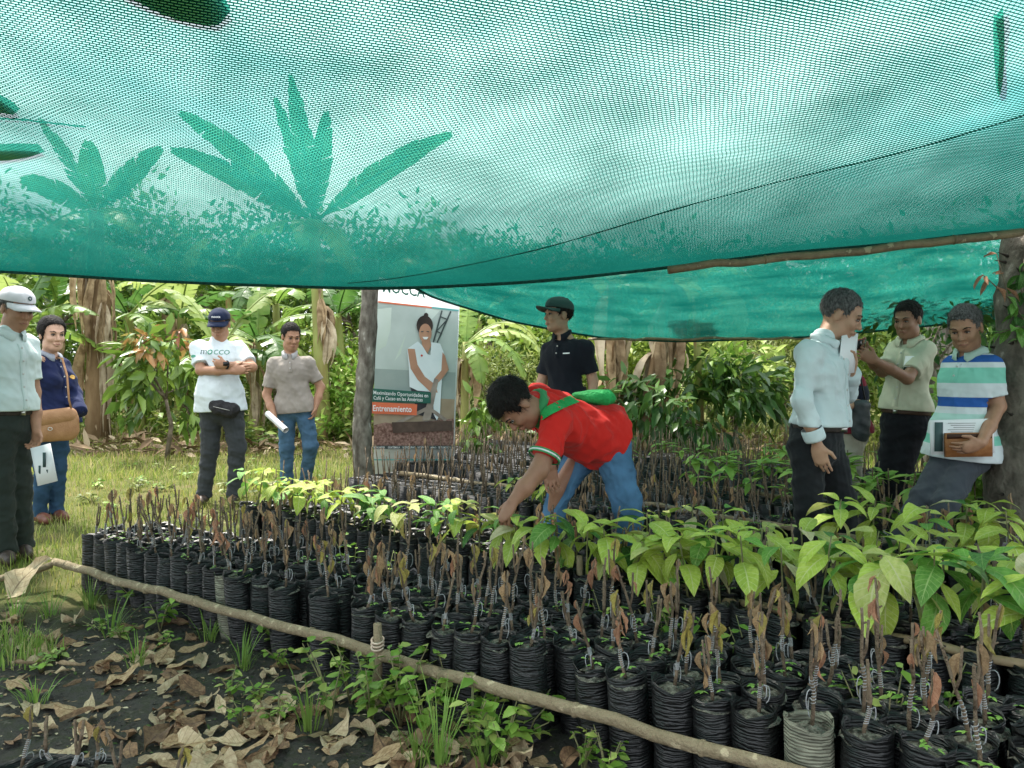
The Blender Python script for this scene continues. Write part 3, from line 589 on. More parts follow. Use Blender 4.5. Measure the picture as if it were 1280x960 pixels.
# ------------------------------------------------------------------ foliage
LEAF6 = (np.array([[0, 0, 0], [.35, .5, .06], [.35, -.5, .06], [.42, 0, 0], [.75, .32, .0], [.75, -.32, .0], [1, 0, -.1]], float),
         np.array([[0, 3, 1, 1], [0, 2, 3, 3], [1, 3, 6, 4], [3, 2, 5, 6]]))
LT_V = LEAF6[0]; LT_T = np.array([(0, 3, 1), (0, 2, 3), (1, 3, 4), (3, 6, 4), (3, 2, 5), (3, 5, 6)])
FOL = pm('foliage', (.82, .86, .8), (1.1, 1.1, 1.0), 3, .5, spec=.35, trans=.35, attr=True)
FOLG = pm('glossy_foliage', (.85, .9, .85), (1.1, 1.1, 1.0), 3, .34, spec=.5, trans=.25, attr=True)
WOOD = pm('branch_bark', (.10, .08, .055), (.22, .18, .13), 16, .9, .6, 60)
PAL = {'bright': [(.16, .26, .035), (.24, .32, .055), (.09, .17, .025), (.30, .36, .08)], 'mid': [(.10, .19, .030), (.15, .25, .04), (.20, .30, .055), (.07, .14, .025)],
       'dark': [(.04, .10, .02), (.06, .14, .028), (.09, .18, .035), (.03, .075, .018)], 'olive': [(.17, .22, .05), (.24, .29, .075), (.12, .17, .04), (.30, .33, .11)],
       'fresh': [(.20, .36, .05), (.28, .44, .08), (.14, .28, .04), (.40, .48, .13)]}
def cloud(n, cen, rad, size, pal, clumps, r, aspect=.42, droop=.5, fill=.55, shell=.4):
    cl = r.normal(0, 1, (clumps, 3)); cl = vunit(cl) * (r.uniform(shell, 1, (clumps, 1)) ** .6); cl[:, 2] = np.abs(cl[:, 2]) * np.sign(r.uniform(-.45, 1, clumps))
    k = r.integers(0, clumps, n); off = vunit(r.normal(0, 1, (n, 3))) * (r.uniform(0, 1, (n, 1)) ** .5) * fill * r.uniform(.6, 1.2, clumps)[k][:, None]
    pos = np.asarray(cen) + (cl[k] + off) * np.asarray(rad)
    d = vunit(off + cl[k] * .6 + r.normal(0, .55, (n, 3)) + np.array([0, 0, -droop])); up = vunit(r.normal(0, .45, (n, 3)) + np.array([0, 0, 1.0]))
    fy, fz = frames(d, up); s = size * r.uniform(.6, 1.25, n)
    pal = np.array(pal); ct = r.integers(0, len(pal), clumps); mixw = r.uniform(0, .6, (n, 1)); C = pal[ct[k]] * (1 - mixw) + pal[r.integers(0, len(pal), n)] * mixw; C = C * r.uniform(.85, 1.15, (n, 1))
    V, F, Cc = instance(LT_V, LT_T, pos, d, fy, fz, np.stack([s, s * aspect * 2, s], -1) * np.array([1, .5, 1]), C); return V, F, Cc
def limbs(b, p0, cen, rad, r, n, r0):
    for _ in range(n):
        e = np.asarray(cen) + vunit(r.normal(0, 1, 3)) * np.asarray(rad) * r.uniform(.4, .85); s = p0 + r.normal(0, .01, 3); m = (s + e) / 2 + r.normal(0, .12, 3) * rad[0]
        b.add(*tube([s, m, e], [r0, r0 * .6, r0 * .2], 6))
def tree(name, px, d, h, rad, leaf, n, pal, label, cat='tree', group=None, clumps=45, tr=.07, zc=None, mat=None, droop=.5, aspect=.42, seed=None, nl=7, fill=.55, shell=.4, lean=(0, 0)):
    r = np.random.default_rng(seed if seed is not None else int(px * 7 + d * 131) % 99991); x = (px - 640) / 940 * d
    e = empty(name, (x, d, 0), label, cat, group); zc = zc if zc is not None else h - rad[2]; cen = np.array([lean[0], lean[1], zc])
    V, F, C = cloud(n, cen, rad, leaf, PAL[pal], clumps, r, aspect, droop, fill, shell); put('crown', mesh_np('crown', V, F, mat or FOL, False, colr=C), e)
    b = MB(); k = np.array([lean[0] * .8, lean[1] * .8, max(.1, zc - rad[2] * .35)]); b.add(*tube([(0, 0, -.05), k * .5 + r.normal(0, .03, 3), k], [tr, tr * .85, tr * .6], 8, wob=.08)); limbs(b, k, cen, rad, r, nl, tr * .45)
    b.build('trunk', WOOD, e); return e
# banana plants: each blade a part, torn along its veins
BLEAF = {k: pm('banana_leaf_' + k, c1, c2, 5, .38, .3, 20, spec=.45, trans=.42, objvar=.15) for k, (c1, c2) in dict(green=((.15, .28, .045), (.26, .38, .08)), pale=((.30, .40, .10), (.40, .48, .16)), deep=((.06, .15, .03), (.11, .22, .05))).items()}
BDRY = pm('banana_dry_leaf', (.20, .13, .07), (.46, .34, .20), 7, .85, .6, 24, objvar=.2, trans=.15)
BDRY2 = pm('banana_pale_dry_leaf', (.38, .30, .20), (.60, .50, .36), 7, .85, .5, 24, objvar=.15, trans=.15)
BSTEM = pm('banana_stem', (.22, .19, .06), (.38, .26, .12), 5, .6, .35, 18, stretch=(1, 1, .25), c3=(.30, .34, .10))
BSTEMD = pm('banana_dry_stem', (.25, .17, .09), (.46, .36, .23), 6, .9, .9, 20, stretch=(1, 1, .3), c3=(.16, .10, .05))
def banana_blade(p0, d0, L, W, droop, r, tear=.18, n=18, hang=.35, roll=0):
    """midrib leaves p0 along d0 and bends down; two torn half blades -> V,Q"""
    t = np.linspace(0, 1, n + 1); d = unit(d0); pts = [np.array(p0, float)]
    for i in range(n): d = unit(d + np.array([0, 0, -droop / n * (.4 + 1.6 * t[i])])); pts.append(pts[-1] + d * L / n)
    pts = np.array(pts); b = MB(); tn = vunit(np.gradient(pts, axis=0)); sd = vunit(np.cross(tn, np.array([0, 0, 1.]))); nm = np.cross(sd, tn); sd, nm = sd * math.cos(roll) + nm * math.sin(roll), nm * math.cos(roll) - sd * math.sin(roll)
    w = W / 2 * np.clip(np.sin(math.pi * np.clip((t - .10) / .92, 0, 1) ** .75), 0, 1) ** .55
    for s in (-1, 1):
        for i in range(n):
            if w[i] < .01 and w[i + 1] < .01: continue
            g = r.uniform(0, 1) < tear; a0, a1 = i, i + 1; sh = .35 if g else .0; hg = hang + r.normal(0, .12) + (.35 if g else 0)
            P0, P1 = pts[a0], pts[a1]; o0 = sd[a0] * s * math.cos(hg) - nm[a0] * math.sin(hg); o1 = sd[a1] * s * math.cos(hg) - nm[a1] * math.sin(hg); adv = tn[a0] * w[a0] * .35
            E0, E1 = P0 + o0 * w[a0] + adv, P1 + o1 * w[a1] + adv - (P1 - P0) * sh
            M0, M1 = P0 + (sd[a0] * s * math.cos(hg * .5) - nm[a0] * math.sin(hg * .5)) * w[a0] * .55 + adv * .4, P1 + (sd[a1] * s * math.cos(hg * .5) - nm[a1] * math.sin(hg * .5)) * w[a1] * .55 + adv * .4 - (P1 - P0) * sh * .5
            b.add([P0, P1, M1, M0, E1, E0], [(0, 1, 2, 3), (3, 2, 4, 5)])
    b.add(*tube(pts, np.linspace(.022, .004, n + 1) * (L / 2 + .2), 5)); return b
def banana(px, d, h, label, leaves, dry=5, lean=(0, 0), r0=.12, stemmat=None, group='banana plants behind the clearing', seed=0, name='banana_plant', dl=(.5, 1.1)):
    """leaves: (azimuth, elevation, length, width, droop, tone)"""
    r = np.random.default_rng(1000 + seed + int(px)); x = (px - 640) / 940 * d; e = empty(name, (x, d, 0), label, 'banana plant', group)
    top = np.array([lean[0], lean[1], h]); t = np.linspace(0, 1, 9)[:, None]
    MB().add(*tube(np.array([0, 0, -.03]) * (1 - t) + top * t, np.linspace(r0, r0 * .55, 9), 12, wob=.06)).build('pseudostem', stemmat or BSTEM, e)
    for (az, el, L, W, dr, tone) in leaves:
        d0 = np.array([math.cos(az) * math.cos(el), math.sin(az) * math.cos(el), math.sin(el)])
        banana_blade(top - [0, 0, .05], d0, L, W, dr, r, tear=r.uniform(.1, .35) if dr > .4 else .03, hang=r.uniform(.15, .5) if dr > .4 else .1, roll=0 if dr > .4 or el > 1.0 else (.9 if math.cos(az) > 0 else -.9)).build('leaf', BLEAF[tone], e, smooth=False)
    for k in range(dry):
        az = r.uniform(0, 6.28); ff = r.uniform(.45, 1.0); p = top * ff + np.array([math.cos(az), math.sin(az), 0]) * r0 * .75; b = MB()
        for q in range(int(r.integers(3, 7))):      # shredded ribbons
            L = min(r.uniform(*dl), p[2] - .1); n = 9; t = np.linspace(0, 1, n); a2 = az + r.normal(0, .5); o = np.array([math.cos(a2), math.sin(a2), 0]); sw = r.uniform(.05, .16)
            pt = p + o * (sw * np.sin(t * 2.6) + .04 * r.normal(0, 1) * t)[:, None] + np.array([0, 0, 1.]) * (.08 * np.sin(t * 3) - L * t ** 1.2)[:, None] + np.cumsum(r.normal(0, .012, (n, 3)), 0)
            tw = r.uniform(0, 3) + r.uniform(-2.5, 2.5) * t; w = (r.uniform(.025, .075) * np.sin(math.pi * (.15 + .8 * t)))[:, None]; s_ = np.stack([np.cos(a2 + tw), np.sin(a2 + tw), .25 * np.sin(t * 9)], -1)
            b.add(np.stack([pt - s_ * w, pt + s_ * w * .1 + o * .01, pt + s_ * w], 1).reshape(-1, 3), gridq(n, 3))
        b.build('dry_leaf', BDRY if k % 3 else BDRY2, e)
    return e
def fan(n, r, el=(.5, 1.3), L=(1.3, 2.0), W=(.38, .52), dr=(.8, 2.0), tones=('green', 'green', 'deep', 'deep', 'pale')):
    a0 = r.uniform(0, 6.28); return [(a0 + 2.4 * k + r.normal(0, .2), r.uniform(*el), r.uniform(*L), r.uniform(*W), r.uniform(*dr), r.choice(tones)) for k in range(n)]
r = np.random.default_rng(77)
def aim(crown, tips, d, W=.4, droop=.25, tone='deep', dy=0.0):
    out = []; c = P(*crown, d)
    for k, (tx, ty) in enumerate(tips):
        v = P(tx, ty, d + dy * (-1) ** k) - c; L = np.linalg.norm(v); out.append((math.atan2(v[1], v[0]), math.asin(v[2] / L) + droop * .3, L * 1.04, W, droop, tone))
    return out
banana(405, 12, P(0, 275, 12)[2], 'tall banana plant with yellow-brown stem, its leaf fan rising above the net', aim((393, 275), [(362, 105), (343, 128), (412, 148), (236, 141), (556, 165), (226, 182)], 12, .40, .3, 'deep', .5) + fan(3, r, (.0, .4), (1.2, 1.6)), 6, (-.15, 0), .13, group=None, seed=1)
banana(122, 12.5, P(0, 262, 12.5)[2], 'banana plant wrapped in hanging brown dead leaves behind the woman', aim((128, 262), [(62, 152), (118, 178), (207, 186), (40, 220), (165, 215)], 12.5, .40, .35, 'deep', .4) + fan(3, r, (-.1, .4), (1.2, 1.7)), 14, (0, 0), .2, BSTEMD, None, 2, dl=(.9, 1.9))
banana(580, 10, 1.55, 'young banana plant with arching leaves beside the banner', [(0.05, .65, 1.35, .36, 2.1, 'pale'), (-.5, .45, 1.15, .34, 2.2, 'green'), (.5, .8, 1.3, .34, 1.8, 'pale'), (1.5, 1.2, .9, .3, 1.0, 'green'), (3.0, .9, .8, .28, 1.5, 'green'), (-1.2, .25, .95, .3, 2.4, 'green')], 4, (.02, 0), .07, group=None, seed=3, dl=(.3, .6))
for k, (px, d, h, ln, lb, nd) in enumerate([(766, 9.6, 2.3, (-.02, 0), 'dead banana stem shaggy with pale peeling leaves', 11), (797, 9.2, 2.4, (.42, .1), 'leaning dry banana stem beside the man in red', 6), (842, 11.5, 2.6, (-.05, 0), 'dry banana stem with brown leaves twisted around it', 9)]):
    banana(px, d, h, lb, fan(3, r, (.2, .9), (1.0, 1.5), tones=('green', 'pale')), nd, ln, .105 if k != 1 else .085, BSTEMD, None, 10 + k, dl=(.5, 1.2))
gen = [(25, 11.5, 1.9), (70, 14, 2.4), (175, 13.5, 2.2), (225, 14.5, 2.3), (268, 11.8, 1.5), (318, 12.6, 1.7), (350, 14.8, 2.5), (432, 13.6, 2.2), (480, 15.5, 2.6), (-40, 13, 2.4), (205, 16, 2.9), (300, 16.5, 3.0), (600, 15, 2.2)]
bl = ['banana plant at the edge of the clearing beyond the man in the white cap', 'banana plant with broad leaves above the woman in navy', 'banana plant behind the small cocoa tree', 'banana plant over the shoulder of the man with folded arms', 'low banana plant behind the man with folded arms', 'low banana plant between the two men in the clearing', 'banana plant behind the man holding rolled paper', 'banana plant between the yellow stem and the post', 'banana plant behind the post and banner', 'banana plant half out of view past the man in the white cap', 'tall distant banana plant beyond the cocoa tree', 'tall distant banana plant beyond the folded-arms man', 'distant banana plant right behind the young banana']
for k, (px, d, h) in enumerate(gen): banana(px, d, h, bl[k].replace('right behind', 'just behind'), fan(8, r, (.1, 1.25), (1.2, 2.0)), 4, (r.normal(0, .15), 0), .12, group=None, seed=30 + k)
# banana leaf hanging into the picture under the thin pole
hl = P(893, 424, 8.9); e = empty('banana_plant', ((885 - 640) / 940 * 9.2, 9.2, 0), 'slim banana plant with one bright leaf hanging below the net pole', 'banana plant')
MB().add(*tube([(0, .3, -.03), (-.05, .3, 1.2), (-.1, .25, 2.1)], [.06, .05, .04], 9)).build('pseudostem', BSTEM, e)
banana_blade((-.1, .25, 2.05), (.2, -.35, .35), 1.25, .30, 3.6, np.random.default_rng(4), tear=.05, hang=.25).build('leaf', BLEAF['pale'], e, smooth=False)
banana_blade((-.1, .25, 2.05), (.7, .6, .6), 1.3, .34, 2.0, np.random.default_rng(5)).build('leaf', BLEAF['green'], e, smooth=False)
# cocoa trees
cocoa = tree('cocoa_tree', 207, 9.9, 1.9, (.62, .5, .72), .27, 340, 'mid', 'small cocoa tree with big drooping leaves and reddish new growth on the grass', clumps=26, tr=.035, zc=1.05, mat=FOLG, droop=.9, aspect=.36, nl=6, fill=.42, seed=5)
fl = np.random.default_rng(8); V, F, C = cloud(80, (0, 0, 1.45), (.55, .45, .45), .22, [(.42, .16, .09), (.46, .26, .10), (.38, .32, .10)], 9, fl, .34, .9, .25); put('new_leaves', mesh_np('new_leaves', V, F, FOLG, False, colr=C), cocoa)
tree('cocoa_tree', 870, 9.0, 1.5, (.98, .6, .62), .22, 900, 'dark', 'dense glossy cocoa tree behind the far seedling bed', clumps=34, tr=.04, zc=.72, mat=FOLG, droop=.8, aspect=.38, seed=6, fill=.42)
tree('cocoa_tree', 915, 9.5, 1.5, (.55, .5, .45), .17, 420, 'fresh', 'cocoa tree with bright young leaves above the dense glossy one', clumps=18, tr=.035, zc=1.18, droop=.5, seed=61, fill=.42)
tree('cocoa_tree', 606, 8.4, .85, (.34, .3, .38), .19, 150, 'mid', 'small cocoa sapling growing beside the banner', clumps=12, tr=.02, zc=.5, mat=FOLG, droop=.7, seed=9, fill=.4)
tree('cocoa_tree', 1225, 5.4, 1.3, (.45, .4, .55), .17, 360, 'fresh', 'leafy young cocoa tree at the foot of the thorny trunk', clumps=18, tr=.025, zc=.55, droop=.5, seed=12, fill=.42)
tree('shrub', 1165, 7.6, 2.2, (.75, .5, .75), .12, 900, 'dark', 'dark shrub hanging below the smaller net between two men', 'shrub', clumps=26, tr=.04, zc=1.45, seed=13)
# understory wall and trees closing the view
und = [(-60, 14, 2.0, 'mid'), (15, 15.5, 2.4, 'bright'), (90, 14.5, 1.8, 'mid'), (160, 15.5, 2.2, 'bright'), (235, 13.6, 1.5, 'bright'), (290, 15, 2.0, 'mid'), (345, 13.8, 1.4, 'bright'), (385, 15.2, 2.3, 'bright'), (437, 14.2, 1.7, 'bright'), (452, 12.4, 1.2, 'fresh'), (505, 14.5, 2.2, 'mid'), (560, 13.6, 1.9, 'bright'), (615, 12.4, 1.6, 'olive'), (655, 13.2, 2.0, 'bright'), (690, 12.2, 1.5, 'olive'), (735, 13.2, 2.1, 'bright'), (770, 12.2, 1.7, 'bright'), (815, 12.8, 2.1, 'mid'), (850, 13.8, 2.4, 'bright'), (900, 13.2, 2.3, 'olive'), (945, 11.6, 2.2, 'olive'), (980, 10.4, 2.2, 'olive'), (1020, 10.8, 2.3, 'olive'), (1060, 11.2, 2.3, 'bright'), (1110, 11.5, 2.4, 'olive'), (1160, 11, 2.2, 'mid'), (1215, 11.5, 2.4, 'bright'), (1270, 10.5, 2.2, 'mid'), (1330, 11, 2.4, 'mid')]
tones = {'mid': 'mid-green', 'bright': 'bright yellow-green', 'olive': 'feathery olive-green', 'fresh': 'fresh green'}
for k, (px, d, h, pl) in enumerate(und):
    tree('shrub', px, d, h, (.95, .7, h * .52), .10 if pl == 'olive' else .15, 2400 if pl == 'olive' else 1500, pl, f'{tones[pl]} shrub in the thicket closing the clearing', 'shrub', f'{tones[pl]} shrubs of the thicket', 46, .04, h * .5, droop=.35, aspect=.24 if pl == 'olive' else .45, seed=200 + k, fill=.4)
big = [(-120, 19, 5.9), (-20, 21, 6.6), (70, 18, 5.2), (170, 20, 6.0), (265, 18.5, 5.0), (350, 21, 5.7), (440, 19, 4.9), (530, 21, 5.2), (610, 18.5, 4.4), (690, 20, 4.8), (760, 17, 3.8), (840, 18, 4.2), (920, 16, 3.6), (1000, 15, 3.4), (1080, 16, 3.9), (1170, 15, 4.0), (1270, 16, 4.6), (1370, 15, 4.6)]
for k, (px, d, h) in enumerate(big):
    pl = ['mid', 'dark', 'mid', 'bright'][k % 4]
    tree('tree', px, d, h, (1.7, 1.4, h * .42), .24, 2600, pl, f'{dict(mid="mid-green", dark="dark green", bright="yellow-green")[pl]} broadleaf tree standing in the wood behind the thicket', 'tree', f'{pl} trees of the wood', 60, .13, h * .58, seed=300 + k, fill=.42)
wr = np.random.default_rng(404); parts = [cloud(3200, (x_, 25 + wr.uniform(-1, 2), 1.9), (2.6, 1.5, 2.2 + .5 * wr.random() + (1.2 if x_ < 0 else 0)), .34, PAL[['mid', 'dark', 'olive'][k_ % 3]], 60, wr, .45, .4, .42) for k_, x_ in enumerate(np.arange(-21, 22, 3.0))]
V = np.concatenate([p[0] for p in parts]); ofs = np.cumsum([0] + [len(p[0]) for p in parts[:-1]]); F = np.concatenate([p[1] + k for p, k in zip(parts, ofs)]); C = np.concatenate([p[2] for p in parts])
tag(put('far_woods', mesh_np('far_woods', V, F, FOL, False, colr=C)), 'far dark woods closing the view behind the plants', 'woods', kind='stuff')
# climbing plant on the thorny trunk
cp = empty('climbing_plant', (2.78, 4.18, 1.30), 'climbing plant with reddish young leaves growing from the thorny trunk', 'plant'); rr = np.random.default_rng(21)
tw = [[(.12, 0, -.02), (-.02, -.02, .2), (-.12, -.04, .5)], [(.12, 0, .05), (-.05, -.05, .25), (-.22, -.08, .38)], [(.12, 0, .0), (.0, -.05, .1), (-.13, -.08, .06)], [(.12, 0, .1), (.02, -.04, .3), (.02, -.06, .47)]]
tb_ = MB()
for t_ in tw: tb_.add(*tube(t_, [.007, .005, .0025], 5))
tb_.build('stem', WOOD, cp)
for k in range(46):
    t_ = np.array(tw[k % 4]); f = rr.uniform(.3, 2); i = int(min(f, 1.99)); p = t_[i] + (t_[i + 1] - t_[i]) * (f - i); red = f > 1.35 and k % 4 < 2
    leaf_obj((WILT_MESH['russet'] if red else GREEN_MESH[['dark', 'mid', 'mid', 'dark'][k % 4]])[k % 4], cp, p, rr.uniform(0, 6.3), rr.uniform(-1.0, .4), rr.uniform(-.5, .5), rr.uniform(.05, .11) if red else rr.uniform(.07, .13), 'leaf')
# leaves lying on the net, seen through it from below
ONNET = pm('fallen_leaf_dull', (.04, .11, .04), (.07, .16, .05), 8, .7, trans=.4)
def on_net(px, py):
    x = 0
    for q in np.linspace(0, 5, 2000):
        d = float(smooth_edge(np.array([x]))[0][0]) - q; 
        if d < .3: break
        x = (px - 640) / 940 * d; v = near_net(np.array([x]), np.array([q]))[0]
        if 465 - 940 * (v[2] - 1.15) / v[1] < py: return x, q, v
for k, (tip, root_, W, lb) in enumerate([((283, 40), (120, -150), .24, 'broad fallen banana leaf lying on the large net above the gap'), ((24, 152), (-150, 60), .16, 'fallen banana leaf tip lying on the large net near its side'), ((55, 195), (-190, 205), .14, 'narrow fallen banana leaf lying low on the large net'), ((1246, 130), (1243, 28), .028, 'thin dry leaf lying on the large net by the seam')]):
    x1, q1, v1 = on_net(*tip); x0, q0, v0 = on_net(*root_) if root_[1] > -100 else (x1 - .25, q1 + .4, near_net(np.array([x1 - .25]), np.array([q1 + .4]))[0])
    t = np.linspace(0, 1, 14); xx = x0 + (x1 - x0) * t; qq = q0 + (q1 - q0) * t; sd_ = unit(np.array([-(q1 - q0), (x1 - x0), 0])); w = W / 2 * np.clip(np.sin(math.pi * (.12 + .86 * t) ** .8), 0, 1) ** .5
    rows = []
    for s in (-1, -.5, 0, .5, 1): v = near_net(xx + sd_[0] * w * s, qq + sd_[1] * w * s); v[:, 2] += .018 + .004 * abs(s) + .01 * np.sin(t * 7 + s); rows.append(v)
    Vv = np.stack(rows, 1); c = Vv.reshape(-1, 3).mean(0)
    o = put('fallen_banana_leaf', mesh_np('fallen_banana_leaf', Vv.reshape(-1, 3) - c, gridq(14, 5), ONNET), None, c); tag(o, lb, 'leaf')
# faint support wire above the net
wv = np.array([on_net(px, py)[2] for px, py in [(-40, 152), (30, 155), (110, 164)]]); wv[:, 2] += .01
tag(MB().add(*tube(wv, .003, 5)).build('support_wire', flat('wire_steel', (.06, .06, .06))), 'thin dark wire lying across the large net', 'wire')

# ------------------------------------------------------------------ ground cover
def blades(n, xr, yr, hgt, wid, pal, r, keep=None):
    x = r.uniform(*xr, n); y = r.uniform(*yr, n)
    if keep is not None: k = keep(x, y); x, y = x[k], y[k]
    n = len(x); h = r.uniform(*hgt, n); a = r.uniform(0, 6.28, n); ln = r.uniform(.1, .8, n); w = r.uniform(.6, 1.2, n) * wid
    T = np.array([[-.5, 0, 0], [.5, 0, 0], [-.4, .25, .55], [.4, .25, .55], [0, 1, 1]], float); F = np.array([(0, 1, 3), (0, 3, 2), (2, 3, 4)])
    fx = np.stack([np.cos(a), np.sin(a), 0 * a], -1); fy = np.stack([-np.sin(a), np.cos(a), 0 * a], -1); fz = np.tile([0, 0, 1.], (n, 1))
    pos = np.stack([x, y, ground_z(x, y) - .004], -1); pal = np.array(pal); C = pal[r.integers(0, len(pal), n)] * r.uniform(.8, 1.2, (n, 1)); pt = vnoise(x * 1.6, y * 1.6, 31); h = h * (1 + .5 * np.clip(pt, -.9, 1)); C = C * np.stack([1 - .25 * pt, 1 - .05 * pt, 1 - .2 * pt], -1).clip(.5, 1.4)
    return instance(T, F, pos, fx, fy, fz, np.stack([w, h * ln, h * np.sqrt(np.clip(1 - ln ** 2 * .5, .2, 1))], -1), C)
GP = [(.20, .27, .045), (.30, .33, .07), (.38, .36, .12), (.44, .37, .19), (.15, .22, .04), (.36, .40, .10)]
rg = np.random.default_rng(55); outs = [blades(46000, (-7, 2.5), (3.9, 8.5), (.03, .11), .006, GP, rg, lambda x, y: (soil_mask(x, y) < rg.uniform(.15, .8, len(x))) & (np.abs(x / y) < .8) & (vnoise(x * 2.6, y * 2.6, 33) > rg.uniform(-1.0, .25, len(x)))),
    blades(42000, (-10, 8), (8, 15), (.04, .16), .011, GP, rg, lambda x, y: (soil_mask(x, y) < .5) & (np.abs(x / y) < .75)),
    blades(7000, (-2.7, -1.3), (2.9, 4.1), (.04, .13), .005, [(.16, .28, .05), (.24, .34, .08), (.33, .33, .14)], rg, lambda x, y: vnoise(x * 2.2, y * 2.2, 9) > .12)]
V = np.concatenate([o[0] for o in outs]); ofs = np.cumsum([0] + [len(o[0]) for o in outs[:-1]]); F = np.concatenate([o[1] + k for o, k in zip(outs, ofs)]); C = np.concatenate([o[2] for o in outs])
tag(put('grass', mesh_np('grass', V, F, pm('grass_blades', (.9, .9, .9), (1.1, 1.1, 1.0), 4, .6, trans=.35, attr=True), False, colr=C)), 'short patchy yellow-green grass of the clearing', 'grass', kind='stuff')
# broad green weeds in front of the long pole
WEED = pm('weed_leaf', (.85, .9, .85), (1.1, 1.1, 1.0), 6, .5, trans=.3, attr=True)
def weed(px, py, h, label, n=36, leaf=.045, group=None, pal='fresh', spread=.1):
    d = 1081 / (py - 465); x = (px - 640) / 940 * d; r = np.random.default_rng(int(px * 13 + py)); e = empty('weed', (x, d, 0), label, 'weed', group)
    st = MB(); pos, dd = [], []
    for s in range(int(r.integers(4, 8))):
        a = r.uniform(0, 6.28); tp = np.array([math.cos(a) * spread * r.uniform(.3, 1.2), math.sin(a) * spread * r.uniform(.3, 1.2), h * r.uniform(.55, 1.05)]); st.add(*tube([(0, 0, -.02), tp * [.4, .4, .55], tp], [.0032, .0026, .0015], 5))
        for q in range(max(3, n // 5)):
            f = r.uniform(.3, 1.02); pos.append(tp * [f, f, f]); b = r.uniform(0, 6.28); dd.append((math.cos(b), math.sin(b), r.uniform(-.35, .35)))
    st.build('stem', GSTEM, e); pos = np.array(pos); dd = vunit(np.array(dd)); up = vunit(r.normal(0, .3, (len(dd), 3)) + [0, 0, 1]); fy, fz = frames(dd, up); s = leaf * r.uniform(.6, 1.3, len(dd)); C = np.array(PAL[pal])[r.integers(0, 4, len(dd))] * r.uniform(.7, 1.0, (len(dd), 1))
    V, F, C = instance(LT_V, LT_T, pos, dd, fy, fz, np.stack([s, s * .6, s], -1), C); put('foliage', mesh_np('foliage', V, F, WEED, False, colr=C), e); return e
def tuft(px, py, h, label, n=26, group=None):
    d = 1081 / (py - 465); x = (px - 640) / 940 * d; r = np.random.default_rng(int(px * 17 + py)); a = r.uniform(0, 6.28, n); b = MB(); 
    for k in range(n):
        L = h * r.uniform(.5, 1.2); ln = r.uniform(.15, .9); o = np.array([math.cos(a[k]), math.sin(a[k]), 0]); s = np.array([-o[1], o[0], 0]) * .0026; p0 = o * r.uniform(0, .045)
        t = np.array([0, .35, .7, 1]); pt = p0 + o * (ln * L * t ** 1.6)[:, None] + np.array([0, 0, 1]) * (L * (t - .35 * ln * t ** 2.5))[:, None]; w = np.array([1, .9, .6, .05])[:, None]
        b.add(np.concatenate([pt - s * w, pt + s * w]), [(0, 4, 5, 1), (1, 5, 6, 2), (2, 6, 7, 3)])
    o = b.build('grass_tuft', GRASSM, None, (x, d, -.01)); return tag(o, label, 'grass tuft', group)
GRASSM = pm('tuft_grass', (.12, .24, .04), (.25, .36, .08), 3, .5, trans=.3, objvar=.2)
for px, py, h in [(165, 745, .13), (198, 775, .16), (240, 760, .14), (228, 712, .2), (182, 722, .15)]: weed(px, py + 12, h, 'low green weed beside the end of the long front pole', 30, .05, 'weeds at the pole end')
for px, py, h in [(412, 905, .28), (437, 878, .26), (462, 905, .22), (500, 905, .24), (533, 925, .22), (560, 890, .22), (590, 940, .2), (630, 955, .2), (655, 930, .14), (355, 812, .12), (395, 830, .12), (318, 800, .1)]: weed(px, py, h, 'leafy green weed sprouting against the bags below the front pole', 42, .05, 'weeds against the front bags')
for px, py, h in [(300, 905, .1), (320, 880, .1), (345, 905, .09), (285, 870, .08), (62, 828, .05), (48, 838, .05), (205, 808, .06), (150, 800, .06), (120, 790, .06), (350, 835, .08), (730, 965, .14), (760, 985, .16)]: weed(px, py, h, 'small green weed among the dry leaves', 26, .032, 'small weeds among the dry leaves', spread=.06)
for px, py, h in [(520, 955, .22), (548, 962, .26), (605, 960, .2), (455, 850, .2), (175, 730, .2), (110, 760, .18), (135, 795, .2), (60, 770, .14), (170, 830, .14), (300, 835, .16), (385, 910, .2), (40, 880, .1), (205, 690 + 40, .2), (15, 770, .15), (260, 800, .14)]: tuft(px, py, h, 'tuft of long green grass growing by the dry leaves', group='grass tufts by the dry leaves')
for px, py, d, h in [(690, 700, 3.75, .3), (730, 690, 3.9, .25), (880, 770, 2.62, .28), (850, 745, 2.75, .25), (440, 690, 3.9, .28), (480, 710, 3.7, .25), (1110, 880, 2.0, .3), (1165, 840, 2.1, .3), (950, 790, 2.45, .3), (830, 730, 2.9, .32), (770, 775, 2.75, .28)]: weed(px, 465 + 1081 / d, h + .08, 'green weed growing up between the seedling bags', 34, .045, 'weeds between the bags')
for k in range(26):
    px, d = 1090 + 200 * R.random(), 4.4 + 1.6 * R.random(); weed(px, 465 + 1081 / d, R.uniform(.2, .5), 'bright weed at the foot of the trees', 40, .07, 'weeds at the foot of the trees', 'bright', .16)
for k in range(22):
    px, d = [R.uniform(330, 460), R.uniform(575, 700), R.uniform(0, 330)][k % 3], R.uniform(10.8, 13); weed(px, 465 + 1081 / d, R.uniform(.35, .8), 'tall leafy weed along the edge of the thicket', 46, .13, 'weeds along the thicket', 'bright', .28)
for k in range(34):
    px, d = R.uniform(60, 440), R.uniform(5.2, 9.6); x_ = (px - 640) / 940 * d
    if soil_mask(np.array([x_]), np.array([d]))[0] < .3: weed(px, 465 + 1081 / d, R.uniform(.06, .16), 'low broad-leaved weed in the grass of the clearing', 22, .05, 'weeds in the grass', ['bright', 'fresh', 'olive'][k % 3], .12)
